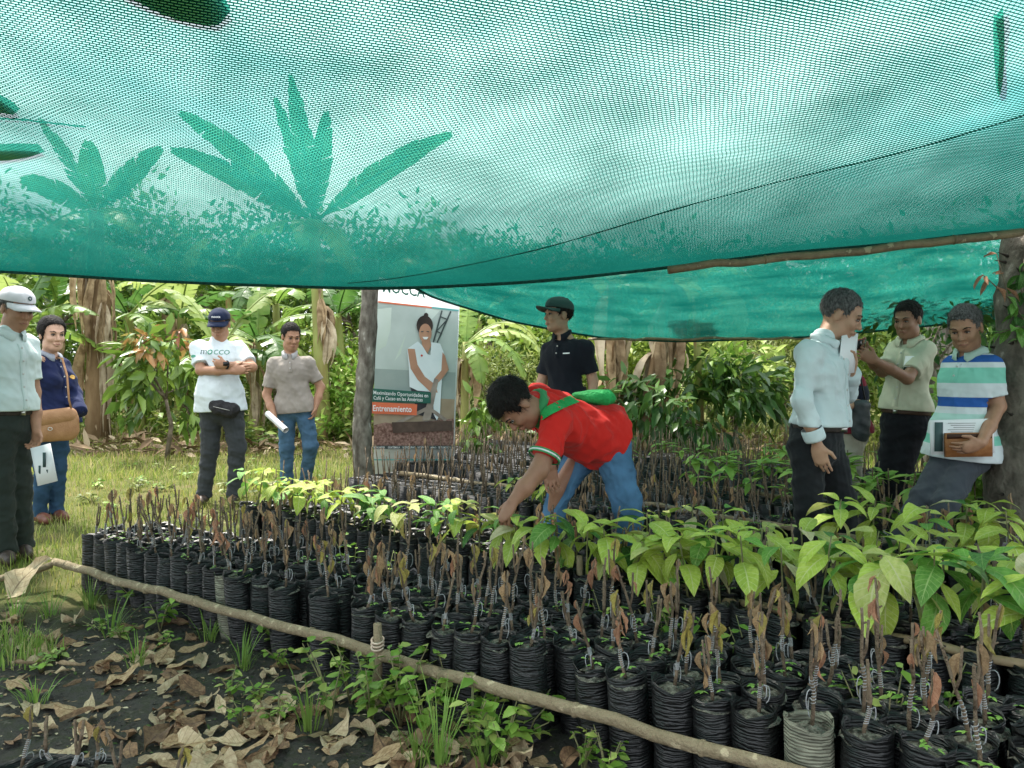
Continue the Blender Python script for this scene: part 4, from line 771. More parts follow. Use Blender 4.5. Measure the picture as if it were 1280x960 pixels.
# dry leaves on the soil
DRY = [leaf_material('dry_leaf_' + k, c1, c2, v, .1, .75, .28) for k, c1, c2, v in (('tan', (.26, .17, .085), (.42, .30, .17), (.20, .12, .06)), ('brown', (.12, .065, .035), (.25, .15, .08), (.09, .05, .03)), ('pale', (.36, .27, .16), (.50, .40, .26), (.28, .20, .12)))]
DMESH = [leaf_mesh('dry_leaf', DRY[i % 3], 1, .36 + .1 * (i % 4), droop=-.4 + .25 * (i % 5), fold=.12 + .1 * (i % 3), wave=.10 + .03 * (i % 3), curl=.4 * (i % 2), seed=70 + i, n=8) for i in range(15)]
al1, pn1 = bed_axes(A1); rl = np.random.default_rng(91); cnt = 0
while cnt < 260:
    px, py = rl.uniform(-20, 760), rl.uniform(735, 985); d = 1081 / (py - 465); x = (px - 640) / 940 * d
    f = (np.array([x, d]) - BEDS[0][0]) @ pn1
    if f > -.03: continue
    dens = .12 + .95 * math.exp(-((f + .42) / .30) ** 2) + .25 * (py > 880)
    if px < 60: dens *= .5
    if rl.random() > dens: continue
    o = put('dry_leaf', DMESH[int(rl.integers(0, 15))], None, (x, d, ground_z(x, d) + .006 + rl.uniform(0, .014))); o.rotation_euler = (rl.normal(0, .18) + (math.pi if rl.random() < .35 else 0), rl.normal(0, .12), rl.uniform(0, 6.28)); o.scale = (rl.uniform(.065, .155),) * 3
    tag(o, 'dry curled brown cocoa leaf lying on the dark soil', 'dry leaf', 'dry leaves on the soil'); cnt += 1
o = put('dry_leaf', DMESH[2], None, P(8, 752, 3.75)); o.rotation_euler = (.5, -.9, .8); o.scale = (.26,) * 3; tag(o, 'large tan dry leaf caught against the weathered stick', 'dry leaf')
n = 11000; x = rl.uniform(-3.2, 1.2, n); y = rl.uniform(1.7, 4.2, n); k = (soil_mask(x, y) > .3) & ((np.stack([x, y], -1) - BEDS[0][0]) @ pn1 < .05); x, y = x[k], y[k]; n = len(x)
d = vunit(np.stack([rl.normal(0, 1, n), rl.normal(0, 1, n), rl.normal(0, .2, n)], -1)); fy, fz = frames(d, vunit(rl.normal(0, .25, (n, 3)) + [0, 0, 1])); s = rl.uniform(.006, .026, n)
V, F, C = instance(LT_V, LT_T, np.stack([x, y, ground_z(x, y) + .003], -1), d, fy, fz, np.stack([s, s * .5, s], -1), np.array([(.30, .21, .12), (.10, .075, .05), (.04, .036, .03), (.42, .36, .25), (.06, .10, .03)])[rl.integers(0, 5, n)])
tag(put('leaf_litter', mesh_np('leaf_litter', V, F, pm('litter', (.9, .9, .9), (1.1, 1.1, 1.1), 8, .9, attr=True), False, colr=C)), 'crumbled leaf litter scattered over the dark soil', 'litter', kind='stuff')
# dry litter heaps under the bananas
n = 2600; x = rl.uniform(-6.5, 4.5, n); y = rl.uniform(10.2, 13.5, n); d = vunit(np.stack([rl.normal(0, 1, n), rl.normal(0, 1, n), rl.normal(0, .5, n)], -1)); fy, fz = frames(d, vunit(rl.normal(0, .4, (n, 3)) + [0, 0, 1])); s = rl.uniform(.05, .35, n)
V, F, C = instance(LT_V, LT_T, np.stack([x, y, rl.uniform(0, .1, n)], -1), d, fy, fz, np.stack([s, s * .25, s], -1), np.array([(.28, .2, .12), (.40, .32, .21), (.18, .12, .07)])[rl.integers(0, 3, n)])
tag(put('dead_leaf_litter', mesh_np('dead_leaf_litter', V, F, bpy.data.materials['litter'], False, colr=C)), 'brown dead leaf litter under the banana plants', 'litter', kind='stuff')
# ------------------------------------------------------------------ people: smooth-blended bodies meshed on a grid
class Field:
    def __init__(s, lo, hi, h):
        s.lo = np.asarray(lo, float); s.h = h; s.n = np.ceil((np.asarray(hi) - s.lo) / h).astype(int) + 2; s.D = np.full(s.n, 1.0, np.float32)
    def sub(s, lo, hi):
        a = np.clip(np.floor((np.asarray(lo) - s.lo) / s.h).astype(int), 0, s.n - 1); b = np.clip(np.ceil((np.asarray(hi) - s.lo) / s.h).astype(int) + 1, 1, s.n)
        if np.any(b <= a): return None, None
        X = [(s.lo[i] + s.h * np.arange(a[i], b[i])).astype(np.float32) for i in range(3)]
        return (slice(a[0], b[0]), slice(a[1], b[1]), slice(a[2], b[2])), (X[0][:, None, None], X[1][None, :, None], X[2][None, None, :])
    def blend(s, sl, d, k, cut=False):
        A = s.D[sl]
        if cut:
            d = -d
            if k > 0: h = np.maximum(k - np.abs(A - d), 0) / k; s.D[sl] = np.maximum(A, d) + h * h * k * .25
            else: s.D[sl] = np.maximum(A, d)
        elif k > 0: h = np.maximum(k - np.abs(A - d), 0) / k; s.D[sl] = np.minimum(A, d) - h * h * k * .25
        else: s.D[sl] = np.minimum(A, d)
    def cone(s, p0, r0, p1, r1, k=.02, fl=1.0, ax=None, cut=False):
        """tapered capsule; fl < 1 flattens it along axis ax"""
        p0, p1 = np.asarray(p0, float), np.asarray(p1, float); m = max(r0, r1) * max(1, fl) + k + 3 * s.h
        sl, X = s.sub(np.minimum(p0, p1) - m, np.maximum(p0, p1) + m)
        if sl is None: return
        q = [X[i] - p0[i] for i in range(3)]; b = p1 - p0
        if ax is not None and fl != 1:
            ax = unit(ax); w = (q[0] * ax[0] + q[1] * ax[1] + q[2] * ax[2]) * (1 / fl - 1); q = [q[i] + w * ax[i] for i in range(3)]; b = b + ax * (b @ ax) * (1 / fl - 1)
        bb = max(b @ b, 1e-9); t = np.clip((q[0] * b[0] + q[1] * b[1] + q[2] * b[2]) / bb, 0, 1)
        d = np.sqrt((q[0] - t * b[0]) ** 2 + (q[1] - t * b[1]) ** 2 + (q[2] - t * b[2]) ** 2) - (r0 + (r1 - r0) * t)
        s.blend(sl, (d * min(1, fl * 1.15)).astype(np.float32), k, cut)
    def ell(s, c, r, F=None, k=.02, cut=False):
        c = np.asarray(c, float); r = np.asarray(r, float); m = r.max() + k + 3 * s.h; sl, X = s.sub(c - m, c + m)
        if sl is None: return
        q = [X[i] - c[i] for i in range(3)]
        if F is not None: q = [q[0] * F[j][0] + q[1] * F[j][1] + q[2] * F[j][2] for j in range(3)]
        a = np.sqrt((q[0] / r[0]) ** 2 + (q[1] / r[1]) ** 2 + (q[2] / r[2]) ** 2); g = np.sqrt((q[0] / r[0] ** 2) ** 2 + (q[1] / r[1] ** 2) ** 2 + (q[2] / r[2] ** 2) ** 2) + 1e-6
        s.blend(sl, (a * (a - 1) / g).astype(np.float32), k, cut)
    def grid(s): return np.meshgrid(*[(s.lo[i] + s.h * np.arange(s.n[i])).astype(np.float32) for i in range(3)], indexing='ij', sparse=True)
    def plane(s, p, nrm, k=.0):
        """keep the side the normal points away from"""
        X = s.grid(); nrm = unit(nrm); d = (X[0] - p[0]) * nrm[0] + (X[1] - p[1]) * nrm[1] + (X[2] - p[2]) * nrm[2]
        if k: h = np.maximum(k - np.abs(s.D - d), 0) / k; s.D = (np.maximum(s.D, d) + h * h * k * .25).astype(np.float32)
        else: s.D = np.maximum(s.D, d).astype(np.float32)
    def ripple(s, amp, freq, seed, axis=None, squeeze=.35, n=7):
        """cloth folds: sum of warped ridged waves near the surface, longer across the axis given"""
        r = np.random.default_rng(seed); I = np.nonzero(np.abs(s.D) < .035); X = [(s.lo[i] + s.h * I[i]).astype(np.float32) for i in range(3)]
        axis = unit(axis) if axis is not None else None
        w = (.6 * np.sin(freq * .35 * (X[0] * 1.3 + X[1] + X[2] * .8) + r.uniform(0, 6))); o = 0
        for i in range(n):
            k = unit(r.normal(0, 1, 3))
            if axis is not None: k = unit(k * squeeze + axis * (1 if k @ axis > 0 else -1) * 1.0)
            k = k * freq * r.uniform(.6, 1.7); v = np.sin(k[0] * X[0] + k[1] * X[1] + k[2] * X[2] + r.uniform(0, 6.3) + w * r.uniform(.8, 2.2)); o = o + (1 - np.abs(v)) * 1.6 - .8
        s.D[I] -= (amp * o / math.sqrt(n)).astype(np.float32)
    def mesh(s, name, mat):
        D = s.D; D[[0, -1]] = 1; D[:, [0, -1]] = 1; D[:, :, [0, -1]] = 1; S = D < 0
        c = np.zeros(np.array(D.shape) - 1, np.int8)
        for a in (0, 1):
            for b in (0, 1):
                for e in (0, 1): c += S[a:a + c.shape[0], b:b + c.shape[1], e:e + c.shape[2]]
        act = (c > 0) & (c < 8); I = np.argwhere(act); idx = np.full(act.shape, -1, np.int32); idx[act] = np.arange(len(I)); acc = np.zeros((len(I), 3)); cnt = np.zeros(len(I))
        cs = [(a, b, e) for a in (0, 1) for b in (0, 1) for e in (0, 1)]
        val = {q: D[I[:, 0] + q[0], I[:, 1] + q[1], I[:, 2] + q[2]] for q in cs}
        for q in cs:
            for ax in range(3):
                if q[ax]: continue
                p = list(q); p[ax] = 1; p = tuple(p); da, db = val[q], val[p]; m = (da < 0) != (db < 0); t = np.where(m, da / np.where(m, da - db, 1), 0)
                v = np.tile(np.array(q, float), (len(I), 1)); v[:, ax] += t; acc[m] += v[m]; cnt[m] += 1
        V = (I + acc / cnt[:, None]) * s.h + s.lo; Q = []
        for ax in range(3):
            b1, b2 = [(1, 2), (2, 0), (0, 1)][ax]; A = np.take(S, range(S.shape[ax] - 1), ax); B = np.take(S, range(1, S.shape[ax]), ax); E = np.argwhere(A != B)
            fl = A[E[:, 0], E[:, 1], E[:, 2]]; u1 = np.zeros(3, int); u1[b1] = 1; u2 = np.zeros(3, int); u2[b2] = 1
            q = np.stack([idx[tuple((E - o).T)] for o in (u1 + u2, u2, 0 * u1, u1)], -1); q[~fl] = q[~fl][:, ::-1]; Q.append(q)
        return mesh_np(name, V, np.concatenate(Q), mat)

# cloth, skin and hair
def skin(name, c): return pm(name, tuple(v * .88 for v in c), c, 30, .52, .12, 160, spec=.35)
SK = [skin('skin_' + n, c) for n, c in (('brown', (.38, .205, .125)), ('tan', (.44, .255, .165)), ('deep', (.31, .16, .10)), ('light', (.54, .335, .235)))]
def cloth(name, c, c2=None, rough=.88, bump=.3, fine=420):
    """woven cloth: colour drift, fine weave and sharp crease relief"""
    m = pm(name, c, c2 or tuple(v * .86 for v in c), 5, rough, 0, spec=.12, sheen=.08); crease(m, bump, fine); return m
def crease(m, bump=.3, fine=420, sc_=11):
    t = m.node_tree; N = t.nodes.new; L = t.links.new; b = t.nodes['Principled BSDF']; co = N('ShaderNodeTexCoord')
    mp = N('ShaderNodeMapping'); mp.inputs['Rotation'].default_value = (.3, .5, .4); mp.inputs['Scale'].default_value = (1, 1, .55); L(co.outputs['Object'], mp.inputs[0])
    n1 = N('ShaderNodeTexNoise'); n1.noise_type = 'RIDGED_MULTIFRACTAL'; n1.inputs['Scale'].default_value = sc_; n1.inputs['Detail'].default_value = 3; n1.inputs['Distortion'].default_value = .8; L(mp.outputs[0], n1.inputs['Vector'])
    n2 = N('ShaderNodeTexNoise'); n2.inputs['Scale'].default_value = fine; L(co.outputs['Object'], n2.inputs['Vector'])
    b1 = N('ShaderNodeBump'); b1.inputs['Strength'].default_value = .55; b1.inputs['Distance'].default_value = .012; L(n1.outputs['Fac'], b1.inputs['Height'])
    b2 = N('ShaderNodeBump'); b2.inputs['Strength'].default_value = bump; b2.inputs['Distance'].default_value = .002; L(n2.outputs['Fac'], b2.inputs['Height']); L(b1.outputs[0], b2.inputs['Normal']); L(b2.outputs[0], b.inputs['Normal'])
HAIRB = pm('hair_black', (.006, .005, .005), (.016, .013, .011), 70, .6, .7, 160, stretch=(1, 1, .3), spec=.2)
HAIRG = pm('hair_grey', (.03, .03, .03), (.20, .197, .193), 110, .6, .8, 160, stretch=(1, 1, .4), lo=.3, hi=.75)
EYEW, EYED, LIPM = flat('eye_white', (.32, .29, .26), .35), flat('eye_dark', (.012, .008, .006), .25), pm('lips', (.25, .10, .075), (.30, .13, .10), 30, .5)
LEATHER, SHOE = pm('belt_leather', (.02, .016, .013), (.045, .035, .03), 30, .45), pm('shoe_leather', (.03, .022, .018), (.08, .055, .04), 20, .5)
BUTTON = flat('button_pale', (.5, .5, .48), .4)
METAL = pm('buckle_metal', (.5, .5, .48), rough=.3, metal=1)

from mathutils.bvhtree import BVHTree
def decal(obj, e, body, center, normal, right, size, mat, name='lettering', bold=.01, depth=.3):
    """flat print wrapped on to the cloth under it; body: text or (V, T)"""
    me = obj.data; bv = BVHTree.FromPolygons([v.co for v in me.vertices], [p.vertices[:] for p in me.polygons])
    V, T = text_vt(body, 1, bold) if isinstance(body, str) else (np.array(body[0], float), body[1])
    V = V - (V.max(0) + V.min(0)) / 2; V = V / V[:, 0].max() / 2 * size; n = unit(normal); r_ = unit(np.asarray(right) - n * (np.asarray(right) @ n)); u = np.cross(n, r_); u = u if u[2] > 0 else -u; out = []
    for v in V:
        o = np.asarray(center) + r_ * v[0] + u * v[1]; p = bv.ray_cast(Vector(o + n * depth), Vector(-n))[0]; out.append(np.array(p) + n * .004 if p is not None else o)
    return put(name, mesh_np(name, np.array(out), T, mat, False), e)
def disc_vt(rx, ry, ri=0, n=20):
    a = np.linspace(0, 2 * math.pi, n, endpoint=False); V = np.concatenate([np.stack([np.cos(a) * rx * ri, np.sin(a) * ry * ri, 0 * a], -1), np.stack([np.cos(a) * rx, np.sin(a) * ry, 0 * a], -1)]); T = []
    for j in range(n): k = (j + 1) % n; T += [(j, n + j, n + k), (j, n + k, k)]
    return V, np.array(T)
def rect_vt(w, h_, n=6):
    x = np.linspace(-w / 2, w / 2, n); V = np.array([(a, b, 0) for a in x for b in (-h_ / 2, h_ / 2)]); T = []
    for i in range(n - 1): T += [(2 * i, 2 * i + 2, 2 * i + 3), (2 * i, 2 * i + 3, 2 * i + 1)]
    return V, np.array(T)
def child(e, n): return [c for c in e.children if c.name.split('.')[0] == n][0]
def rot3(yaw, pitch, roll=0):
    """head axes: forward, left, up. yaw 0 looks at the camera (-Y), positive turns to picture right; pitch positive looks down"""
    f0 = np.array([math.sin(yaw), -math.cos(yaw), 0]); l0 = np.array([math.cos(yaw), math.sin(yaw), 0]); u0 = np.array([0, 0, 1.])
    f = f0 * math.cos(pitch) - u0 * math.sin(pitch); u = u0 * math.cos(pitch) + f0 * math.sin(pitch); l = l0 * math.cos(roll) + u * math.sin(roll); u = u * math.cos(roll) - l0 * math.sin(roll)
    return np.array([f, l, u])
def hand(F, w, d, pn, th, curl=.5, s=1.0):
    """wrist, finger direction, palm normal, thumb side"""
    d = unit(d); pn = unit(np.asarray(pn, float) - d * (np.asarray(pn, float) @ d)); t = unit(np.cross(pn, d)) * th
    F.cone(w - d * .015, .024 * s, w + d * .035 * s, .034 * s, .012, .55, pn); F.cone(w + d * .035 * s, .036 * s, w + d * .08 * s, .035 * s, .012, .45, pn)
    for k, (o, L) in enumerate(((.033, .072), (.0112, .08), (-.0112, .074), (-.033, .058))):
        r0 = w + (d * (.088 - .006 * abs(k - 1)) + t * o) * s; a1 = curl * (1 + .12 * k); a2 = a1 + curl * 1.1; d1 = d * math.cos(a1) + pn * math.sin(a1); d2 = d * math.cos(a2) + pn * math.sin(a2)
        m = r0 + d1 * L * .55 * s; F.cone(r0 - d * .02, .0088 * s, m, .0080 * s, .003); F.cone(m, .0080 * s, m + d2 * L * .5 * s, .0066 * s, .003)
    r0 = w + (d * .028 + t * .026) * s; d1 = unit(d * .62 + t * .72 + pn * .25); m = r0 + d1 * .042 * s; F.cone(r0, .014 * s, m, .0105 * s, .01); F.cone(m, .0105 * s, m + unit(d * .85 + t * .25 + pn * .35) * .034 * s, .0085 * s, .004)
def tex(parts): return parts

def person(d, J, yaw, head, skinm, shirt, trousers, hairm, label, group='people in the nursery', bald=0, sleeve='short', build=1.0, hair='short', cap=None, hem=None, hs=1.02, belt=None, hands=None, shoe=SHOE, spread=None, h=.0047, female=False, shirt_amp=.004, trous_amp=.0045, collar=True, placket='polo', cuffs=None, long_coat=None, belly=0.0, arms_front=False):
    """J: joint -> (px, py, depth offset). yaw: way the chest faces. head: (yaw, pitch, roll)"""
    W = {k: P(v[0], v[1], d + v[2]) for k, v in J.items()}; base = np.array([(W['hipL'][0] + W['hipR'][0]) / 2, (W['hipL'][1] + W['hipR'][1]) / 2, 0.0])
    if 'base' in J: base = np.array([W['base'][0], W['base'][1], 0])
    W = {k: v - base for k, v in W.items()}; e = empty('person', base, label, 'person', group)
    _sp = unit(W['neck'] - (W['hipL'] + W['hipR']) / 2); _sd = unit(W['shL'] - W['shR'])
    for q, sg in (('L', -1), ('R', 1)): W['sh' + q] = W['sh' + q] - _sp * .022 + _sd * sg * .012
    B = rot3(yaw, 0); f, l = B[0], B[1]; H = rot3(*head); hc = W['head']; bs = build
    spine = unit(W['neck'] - (W['hipL'] + W['hipR']) / 2); pel = (W['hipL'] + W['hipR']) / 2; side = unit(W['shL'] - W['shR']); fr = unit(np.cross(side, spine)); fr = fr if fr @ f > 0 or abs(spine[2]) < .8 else -fr
    hip_side = unit(W['hipL'] - W['hipR']) if np.linalg.norm(W['hipL'] - W['hipR']) > .04 else side
    allp = np.array(list(W.values())); lo, hi = allp.min(0) - .2, allp.max(0) + .24; lo[2] = -.02
    hp = lambda a, b, c: hc + (H[0] * a + H[1] * b + H[2] * c) * hs
    # ---- bare body: head, neck, arms, hands, slim core under the clothes
    F = Field(lo, hi, h)
    F.ell(hp(-.012, 0, .03), np.array([.098, .076, .093]) * hs, H, 0); F.ell(hp(.028, 0, -.035), np.array([.064, .060 if not female else .054, .086]) * hs, H, .03)
    F.ell(hp(.052, 0, -.098), np.array([.032, .036, .024]) * hs, H, .03)
    for s in (-1, 1):
        F.ell(hp(.062, .036 * s, -.028), np.array([.026, .022, .022]) * hs, H, .02); F.ell(hp(-.008, .077 * s, -.008), np.array([.019, .009, .033]) * hs, H, .006); F.ell(hp(.012, .048 * s, -.078), np.array([.035, .02 if not female else .013, .03]) * hs, H, .03)
    F.cone(hp(.084, .034, .022), .011 * hs, hp(.084, -.034, .022), .011 * hs, .012)
    for s in (-1, 1): F.ell(hp(.098, .031 * s, .002), np.array([.018, .019, .013]) * hs, H, .012, True)
    F.cone(hp(.086, 0, .012), .007 * hs, hp(.107, 0, -.03), .0125 * hs, .008); F.cone(hp(.092, .012, -.035), .008 * hs, hp(.092, -.012, -.035), .008 * hs, .006)
    F.cone(hp(.086, .020, -.064), .007 * hs, hp(.086, -.020, -.064), .007 * hs, .006); F.cone(hp(.097, .010, -.058), .006 * hs, hp(.097, -.010, -.058), .006 * hs, .004); F.cone(hp(.095, .011, -.072), .007 * hs, hp(.095, -.011, -.072), .007 * hs, .005)
    nk = W['neck']; F.cone(nk - spine * .03, .062 * bs, hp(-.02, 0, -.075), .050 if not female else .043, .03)
    F.cone(pel, .11, nk - spine * .12, .12, .05, .65, fr); F.cone(W['shL'] * .7 + nk * .3 - spine * .06, .045, W['shR'] * .7 + nk * .3 - spine * .06, .045, .04)
    ar = (1.0 * bs if not female else .86) * (.86 if sleeve == 'long' else 1)
    for q in 'LR':
        F.cone(W['sh' + q], .048 * ar, W['el' + q], .039 * ar, .03); F.cone(W['el' + q], .038 * ar, W['wr' + q] * .55 + W['el' + q] * .45, .036 * ar, .02); F.cone(W['wr' + q] * .55 + W['el' + q] * .45, .036 * ar, W['wr' + q], .0245 * ar, .02)
        hd = (hands or {}).get(q, {}); dd = np.asarray(hd.get('d', W['wr' + q] - W['el' + q]), float); pn = hd.get('n', -side if q == 'L' else side); hand(F, W['wr' + q], dd, pn, hd.get('th', 1 if q == 'L' else -1), hd.get('curl', .35), .95 if not female else .85)
        F.cone(pel, .06, W['hip' + q], .06, .04); F.cone(W['hip' + q], .06, W['kn' + q], .042, .02); F.cone(W['kn' + q], .042, W['an' + q], .035, .02)
    body = put('body', F.mesh('body', skinm), e)
    # ---- shirt
    sp_ = np.array([W[k] for k in ('neck', 'shL', 'shR', 'elL', 'elR', 'hipL', 'hipR') + (('wrL', 'wrR') if sleeve == 'long' else ())]); S = Field(sp_.min(0) - .2, sp_.max(0) + .2, h * 1.3); wid = np.linalg.norm(W['shL'] - W['shR']) / 2
    chest = nk - spine * .17 + fr * .015; waist = pel + spine * .13 + fr * (.01 + belly * .5)
    S.cone(chest - side * wid * .40, .115 * bs, chest + side * wid * .40, .115 * bs, .0, .86, fr); S.cone(chest, .142 * bs, waist, (.145 + belly) * bs, .06, .78 if not female else .75, fr)
    S.cone(waist - hip_side * .035, (.125 + belly) * bs, waist + hip_side * .035, (.125 + belly) * bs, .05, .85, fr); S.cone(nk - spine * .055, .072 * bs, nk + spine * .012, .060 * bs, .045)
    hem = hem if hem is not None else (.10 if belt is not None else .0); ex = .022 if belt is None else 0; hm = pel + spine * hem; S.cone(waist, (.135 + belly) * bs, hm - spine * .03, (.140 + ex + belly * .7) * bs, .04, .82, fr); S.cone(hm - hip_side * .05, (.118 + ex * 1.6) * bs, hm + hip_side * .05, (.118 + ex * 1.6) * bs, .05, .95, fr)
    if belt is None: S.cone(pel - hip_side * .05, .149 * bs, pel + hip_side * .05, .149 * bs, .05, 1.0, fr)
    S.cone(nk - spine * .045, .055 * bs, W['shL'] + spine * .005, .052 * bs, .04); S.cone(nk - spine * .045, .055 * bs, W['shR'] + spine * .005, .052 * bs, .04)
    if female:
        for s in (-1, 1): S.ell(chest + fr * .07 + side * s * .075 - spine * .04, (.07, .07, .07), None, .06)
    for q in 'LR':
        a, b, c = W['sh' + q], W['el' + q], W['wr' + q]; S.ell(a, (.063 * bs,) * 3, None, .05)
        if sleeve == 'short': m = a + (b - a) * .74; S.cone(a, .061 * bs, m, .066 * bs, .045)
        else:
            end = b + (c - b) * (cuffs or {}).get(q, .93); S.cone(a, .061 * bs, b, .055 * bs, .045); S.cone(b, .056 * bs, end, .050 * bs, .03)
    S.ripple(shirt_amp * 1.5, 20, 11 + int(abs(base[0]) * 100), axis=unit(spine * .6 + side * .8), squeeze=1.0, n=5); S.ripple(shirt_amp * .7, 46, 31 + int(abs(base[0]) * 100)); S.plane(hm, -spine, .006); hb = hp(-.015, 0, -.07); nd = unit(hb - nk); S.cone(nk + nd * (.068 if collar else .05) + fr * .014, (.046 if collar else .050) * bs, nk + nd * .22 + fr * .06, .075, .01, cut=True)
    for q in 'LR':     # open sleeve ends
        a, b, c = W['sh' + q], W['el' + q], W['wr' + q]
        if sleeve == 'short':
            m = a + (b - a) * .74; u = unit(b - a); X, Y, Z = S.grid(); t = (X - m[0]) * u[0] + (Y - m[1]) * u[1] + (Z - m[2]) * u[2]; rr = np.sqrt(np.maximum((X - m[0]) ** 2 + (Y - m[1]) ** 2 + (Z - m[2]) ** 2 - t ** 2, 0)); msk = (rr < .085) & (t > 0) & (t < .09); S.D = np.where(msk, np.maximum(S.D, t), S.D).astype(np.float32)
    put('shirt', S.mesh('shirt', shirt), e)
    if sleeve == 'long':
        for q in 'LR':
            b, c = W['el' + q], W['wr' + q]; u = unit(c - b); end = b + (c - b) * (cuffs or {}).get(q, .93) + u * .03; put('cuff', MB().add(*tube([end - u * .05, end - u * .035, end, end + u * .012, end + u * .006], np.array([.052, .0545, .0545, .051, .036]) * bs, 16, cap=False, wob=.03)).mesh('cuff', shirt), e)
    if collar:
        ms = child(e, 'shirt').data; bv = BVHTree.FromPolygons([v.co for v in ms.vertices], [p.vertices[:] for p in ms.polygons]); nA = 25; rows = []
        for t in np.linspace(-2.85, 2.85, nA):
            o = -fr * math.cos(t) + side * math.sin(t); fw = max(0, -math.cos(t)); tip = math.exp(-((abs(t) - 2.55) / .28) ** 2)
            c = nk + fr * (.012 + .012 * fw); p_in = c + o * .056 * bs + spine * (.034 - .042 * fw); p_top = c + o * .063 * bs + spine * (.042 - .040 * fw)
            dr = unit(o * (.85 - .25 * fw) - spine * (.55 + .3 * fw) + fr * .2 * fw); p_out = p_top + dr * (.040 + .020 * tip) * bs
            loc, nn, _, _ = bv.find_nearest(Vector(p_out)); loc, nn = np.array(loc), np.array(nn); p_out = loc + nn * .007
            rows.append([p_in - spine * .03, p_in, p_top, (p_top + p_out) / 2 + (o + spine) * .007, p_out, p_out - spine * .003 - o * .004])
        put('collar', mesh_np('collar', np.array(rows), gridq(nA, 6), collar if not isinstance(collar, bool) else shirt), e)
    if placket:
        ms = child(e, 'shirt').data; bv = BVHTree.FromPolygons([v.co for v in ms.vertices], [p.vertices[:] for p in ms.polygons]); ln_ = .17 if placket == 'polo' else .46; rows = []
        for t in np.linspace(.065, ln_, 7 if placket == 'polo' else 16):
            row = []
            for o_ in (-.016, -.0155, .0155, .016): 
                hit = bv.ray_cast(Vector(nk - spine * t + side * o_ + fr * .45), Vector(-fr))[0]; row.append((np.array(hit) + fr * (.0055 if abs(o_) < .0158 else .0)) if hit is not None else None)
            if all(x is not None for x in row): rows.append(row)
        if len(rows) > 3:
            pk_ = put('placket', mesh_np('placket', np.array(rows), gridq(len(rows), 4), shirt), e)
            for k in range(1, len(rows), 3): cb = (rows[k][1] + rows[k][2]) / 2; put('button', MB().add(*tube([cb + fr * .001, cb + fr * .004], .006, 8)).mesh('button', BUTTON), pk_)
    # ---- trousers
    tp_ = np.array([W[k] for k in ('hipL', 'hipR', 'knL', 'knR', 'anL', 'anR')]); lo2, hi2 = tp_.min(0) - .2, tp_.max(0) + .26; lo2[2] = -.02; T = Field(lo2, hi2, h * 1.4); tw = pel + spine * (.11 if belt is not None else .06)
    T.cone(pel - hip_side * .045 + fr * -.012, .125 * bs, pel + hip_side * .045 + fr * -.012, .125 * bs, 0, .95, fr); T.cone(pel, .128 * bs, tw, .122 * bs + belly * .5, .05, .86, fr); T.cone(tw - hip_side * .04, .112 * bs + belly * .4, tw + hip_side * .04, .112 * bs + belly * .4, .04, .9, fr)
    lw = (1.0 if not female else .92) * bs
    for q in 'LR':
        a, b, c = W['hip' + q], W['kn' + q], W['an' + q]; T.cone(a, .098 * lw, b, .072 * lw, .03); T.cone(b, .072 * lw, c + (c - b) * .0, .060 * lw * (spread or 1), .03); T.cone(c, .060 * lw * (spread or 1), c - np.array([0, 0, .035]), .062 * lw * (spread or 1), .02)
    T.ripple(trous_amp * 1.2, 24, 7 + int(abs(base[0]) * 70), axis=(0, 0, 1), squeeze=1.0, n=6); T.ripple(trous_amp * .6, 60, 9, n=5); T.plane(tw, spine, .006); T.plane(np.array([0, 0, .045]), (0, 0, -1), .004)
    tro = put('trousers', T.mesh('trousers', trousers), e)
    if belt is not None:
        Bt = Field(tw - .26, tw + .26, .0055); Bt.cone(pel, .135 * bs, tw, .129 * bs + belly * .55, .05, .86, fr); Bt.cone(tw - hip_side * .04, .119 * bs + belly * .45, tw + hip_side * .04, .119 * bs + belly * .45, .04, .9, fr); Bt.plane(tw - spine * .002, spine); Bt.plane(tw - spine * .036, -spine); bo = put('belt', Bt.mesh('belt', belt), e)
        if fr[1] < .2: bk = tw + fr * (.132 * bs + belly * .5) * .9 - spine * .019; MB().add(*box((0, 0, 0), (.04, .014, .034))).build('buckle', METAL, bo, tuple(bk), False)
    # ---- shoes
    for q in 'LR':
        a = W['an' + q]; g = np.array([a[0], a[1], 0]); ft = unit(np.array((*((hands or {}).get('toe' + q, f[:2])), 0))) if True else f; G = Field(g - .26, g + .26, .007)
        G.cone(g - ft * .03 + [0, 0, .045], .043, g + ft * .10 + [0, 0, .036], .038, .02); G.cone(g + ft * .10 + [0, 0, .036], .040, g + ft * .165 + [0, 0, .028], .030, .02); G.cone(g + [0, 0, .05], .045, g + [0, 0, .10], .042, .02); G.plane(g, (0, 0, -1)); G.plane(g + [0, 0, .115], (0, 0, 1)); put('shoe', G.mesh('shoe', shoe), e)
    # ---- face details
    for s in (-1, 1):
        ey = MB(); an = np.linspace(0, 2 * math.pi, 12, endpoint=False); c = hp(.0805, .031 * s, .002)
        def ball(r_, cc, sq):
            V = [cc + H[2] * r_ * sq]; 
            for th in (.5, 1.0, 1.57, 2.1, 2.6): V += [cc + (H[0] * math.sin(th) * math.cos(a_) + H[1] * math.sin(th) * math.sin(a_)) * r_ + H[2] * r_ * sq * math.cos(th) for a_ in an]
            V.append(cc - H[2] * r_ * sq); Tt = [(0, 1 + j, 1 + (j + 1) % 12) for j in range(12)]; Qq = []
            for k in range(4): Qq += [(1 + k * 12 + j, 1 + (k + 1) * 12 + j, 1 + (k + 1) * 12 + (j + 1) % 12, 1 + k * 12 + (j + 1) % 12) for j in range(12)]
            Tt += [(61, 49 + (j + 1) % 12, 49 + j) for j in range(12)]; return V, Qq, Tt
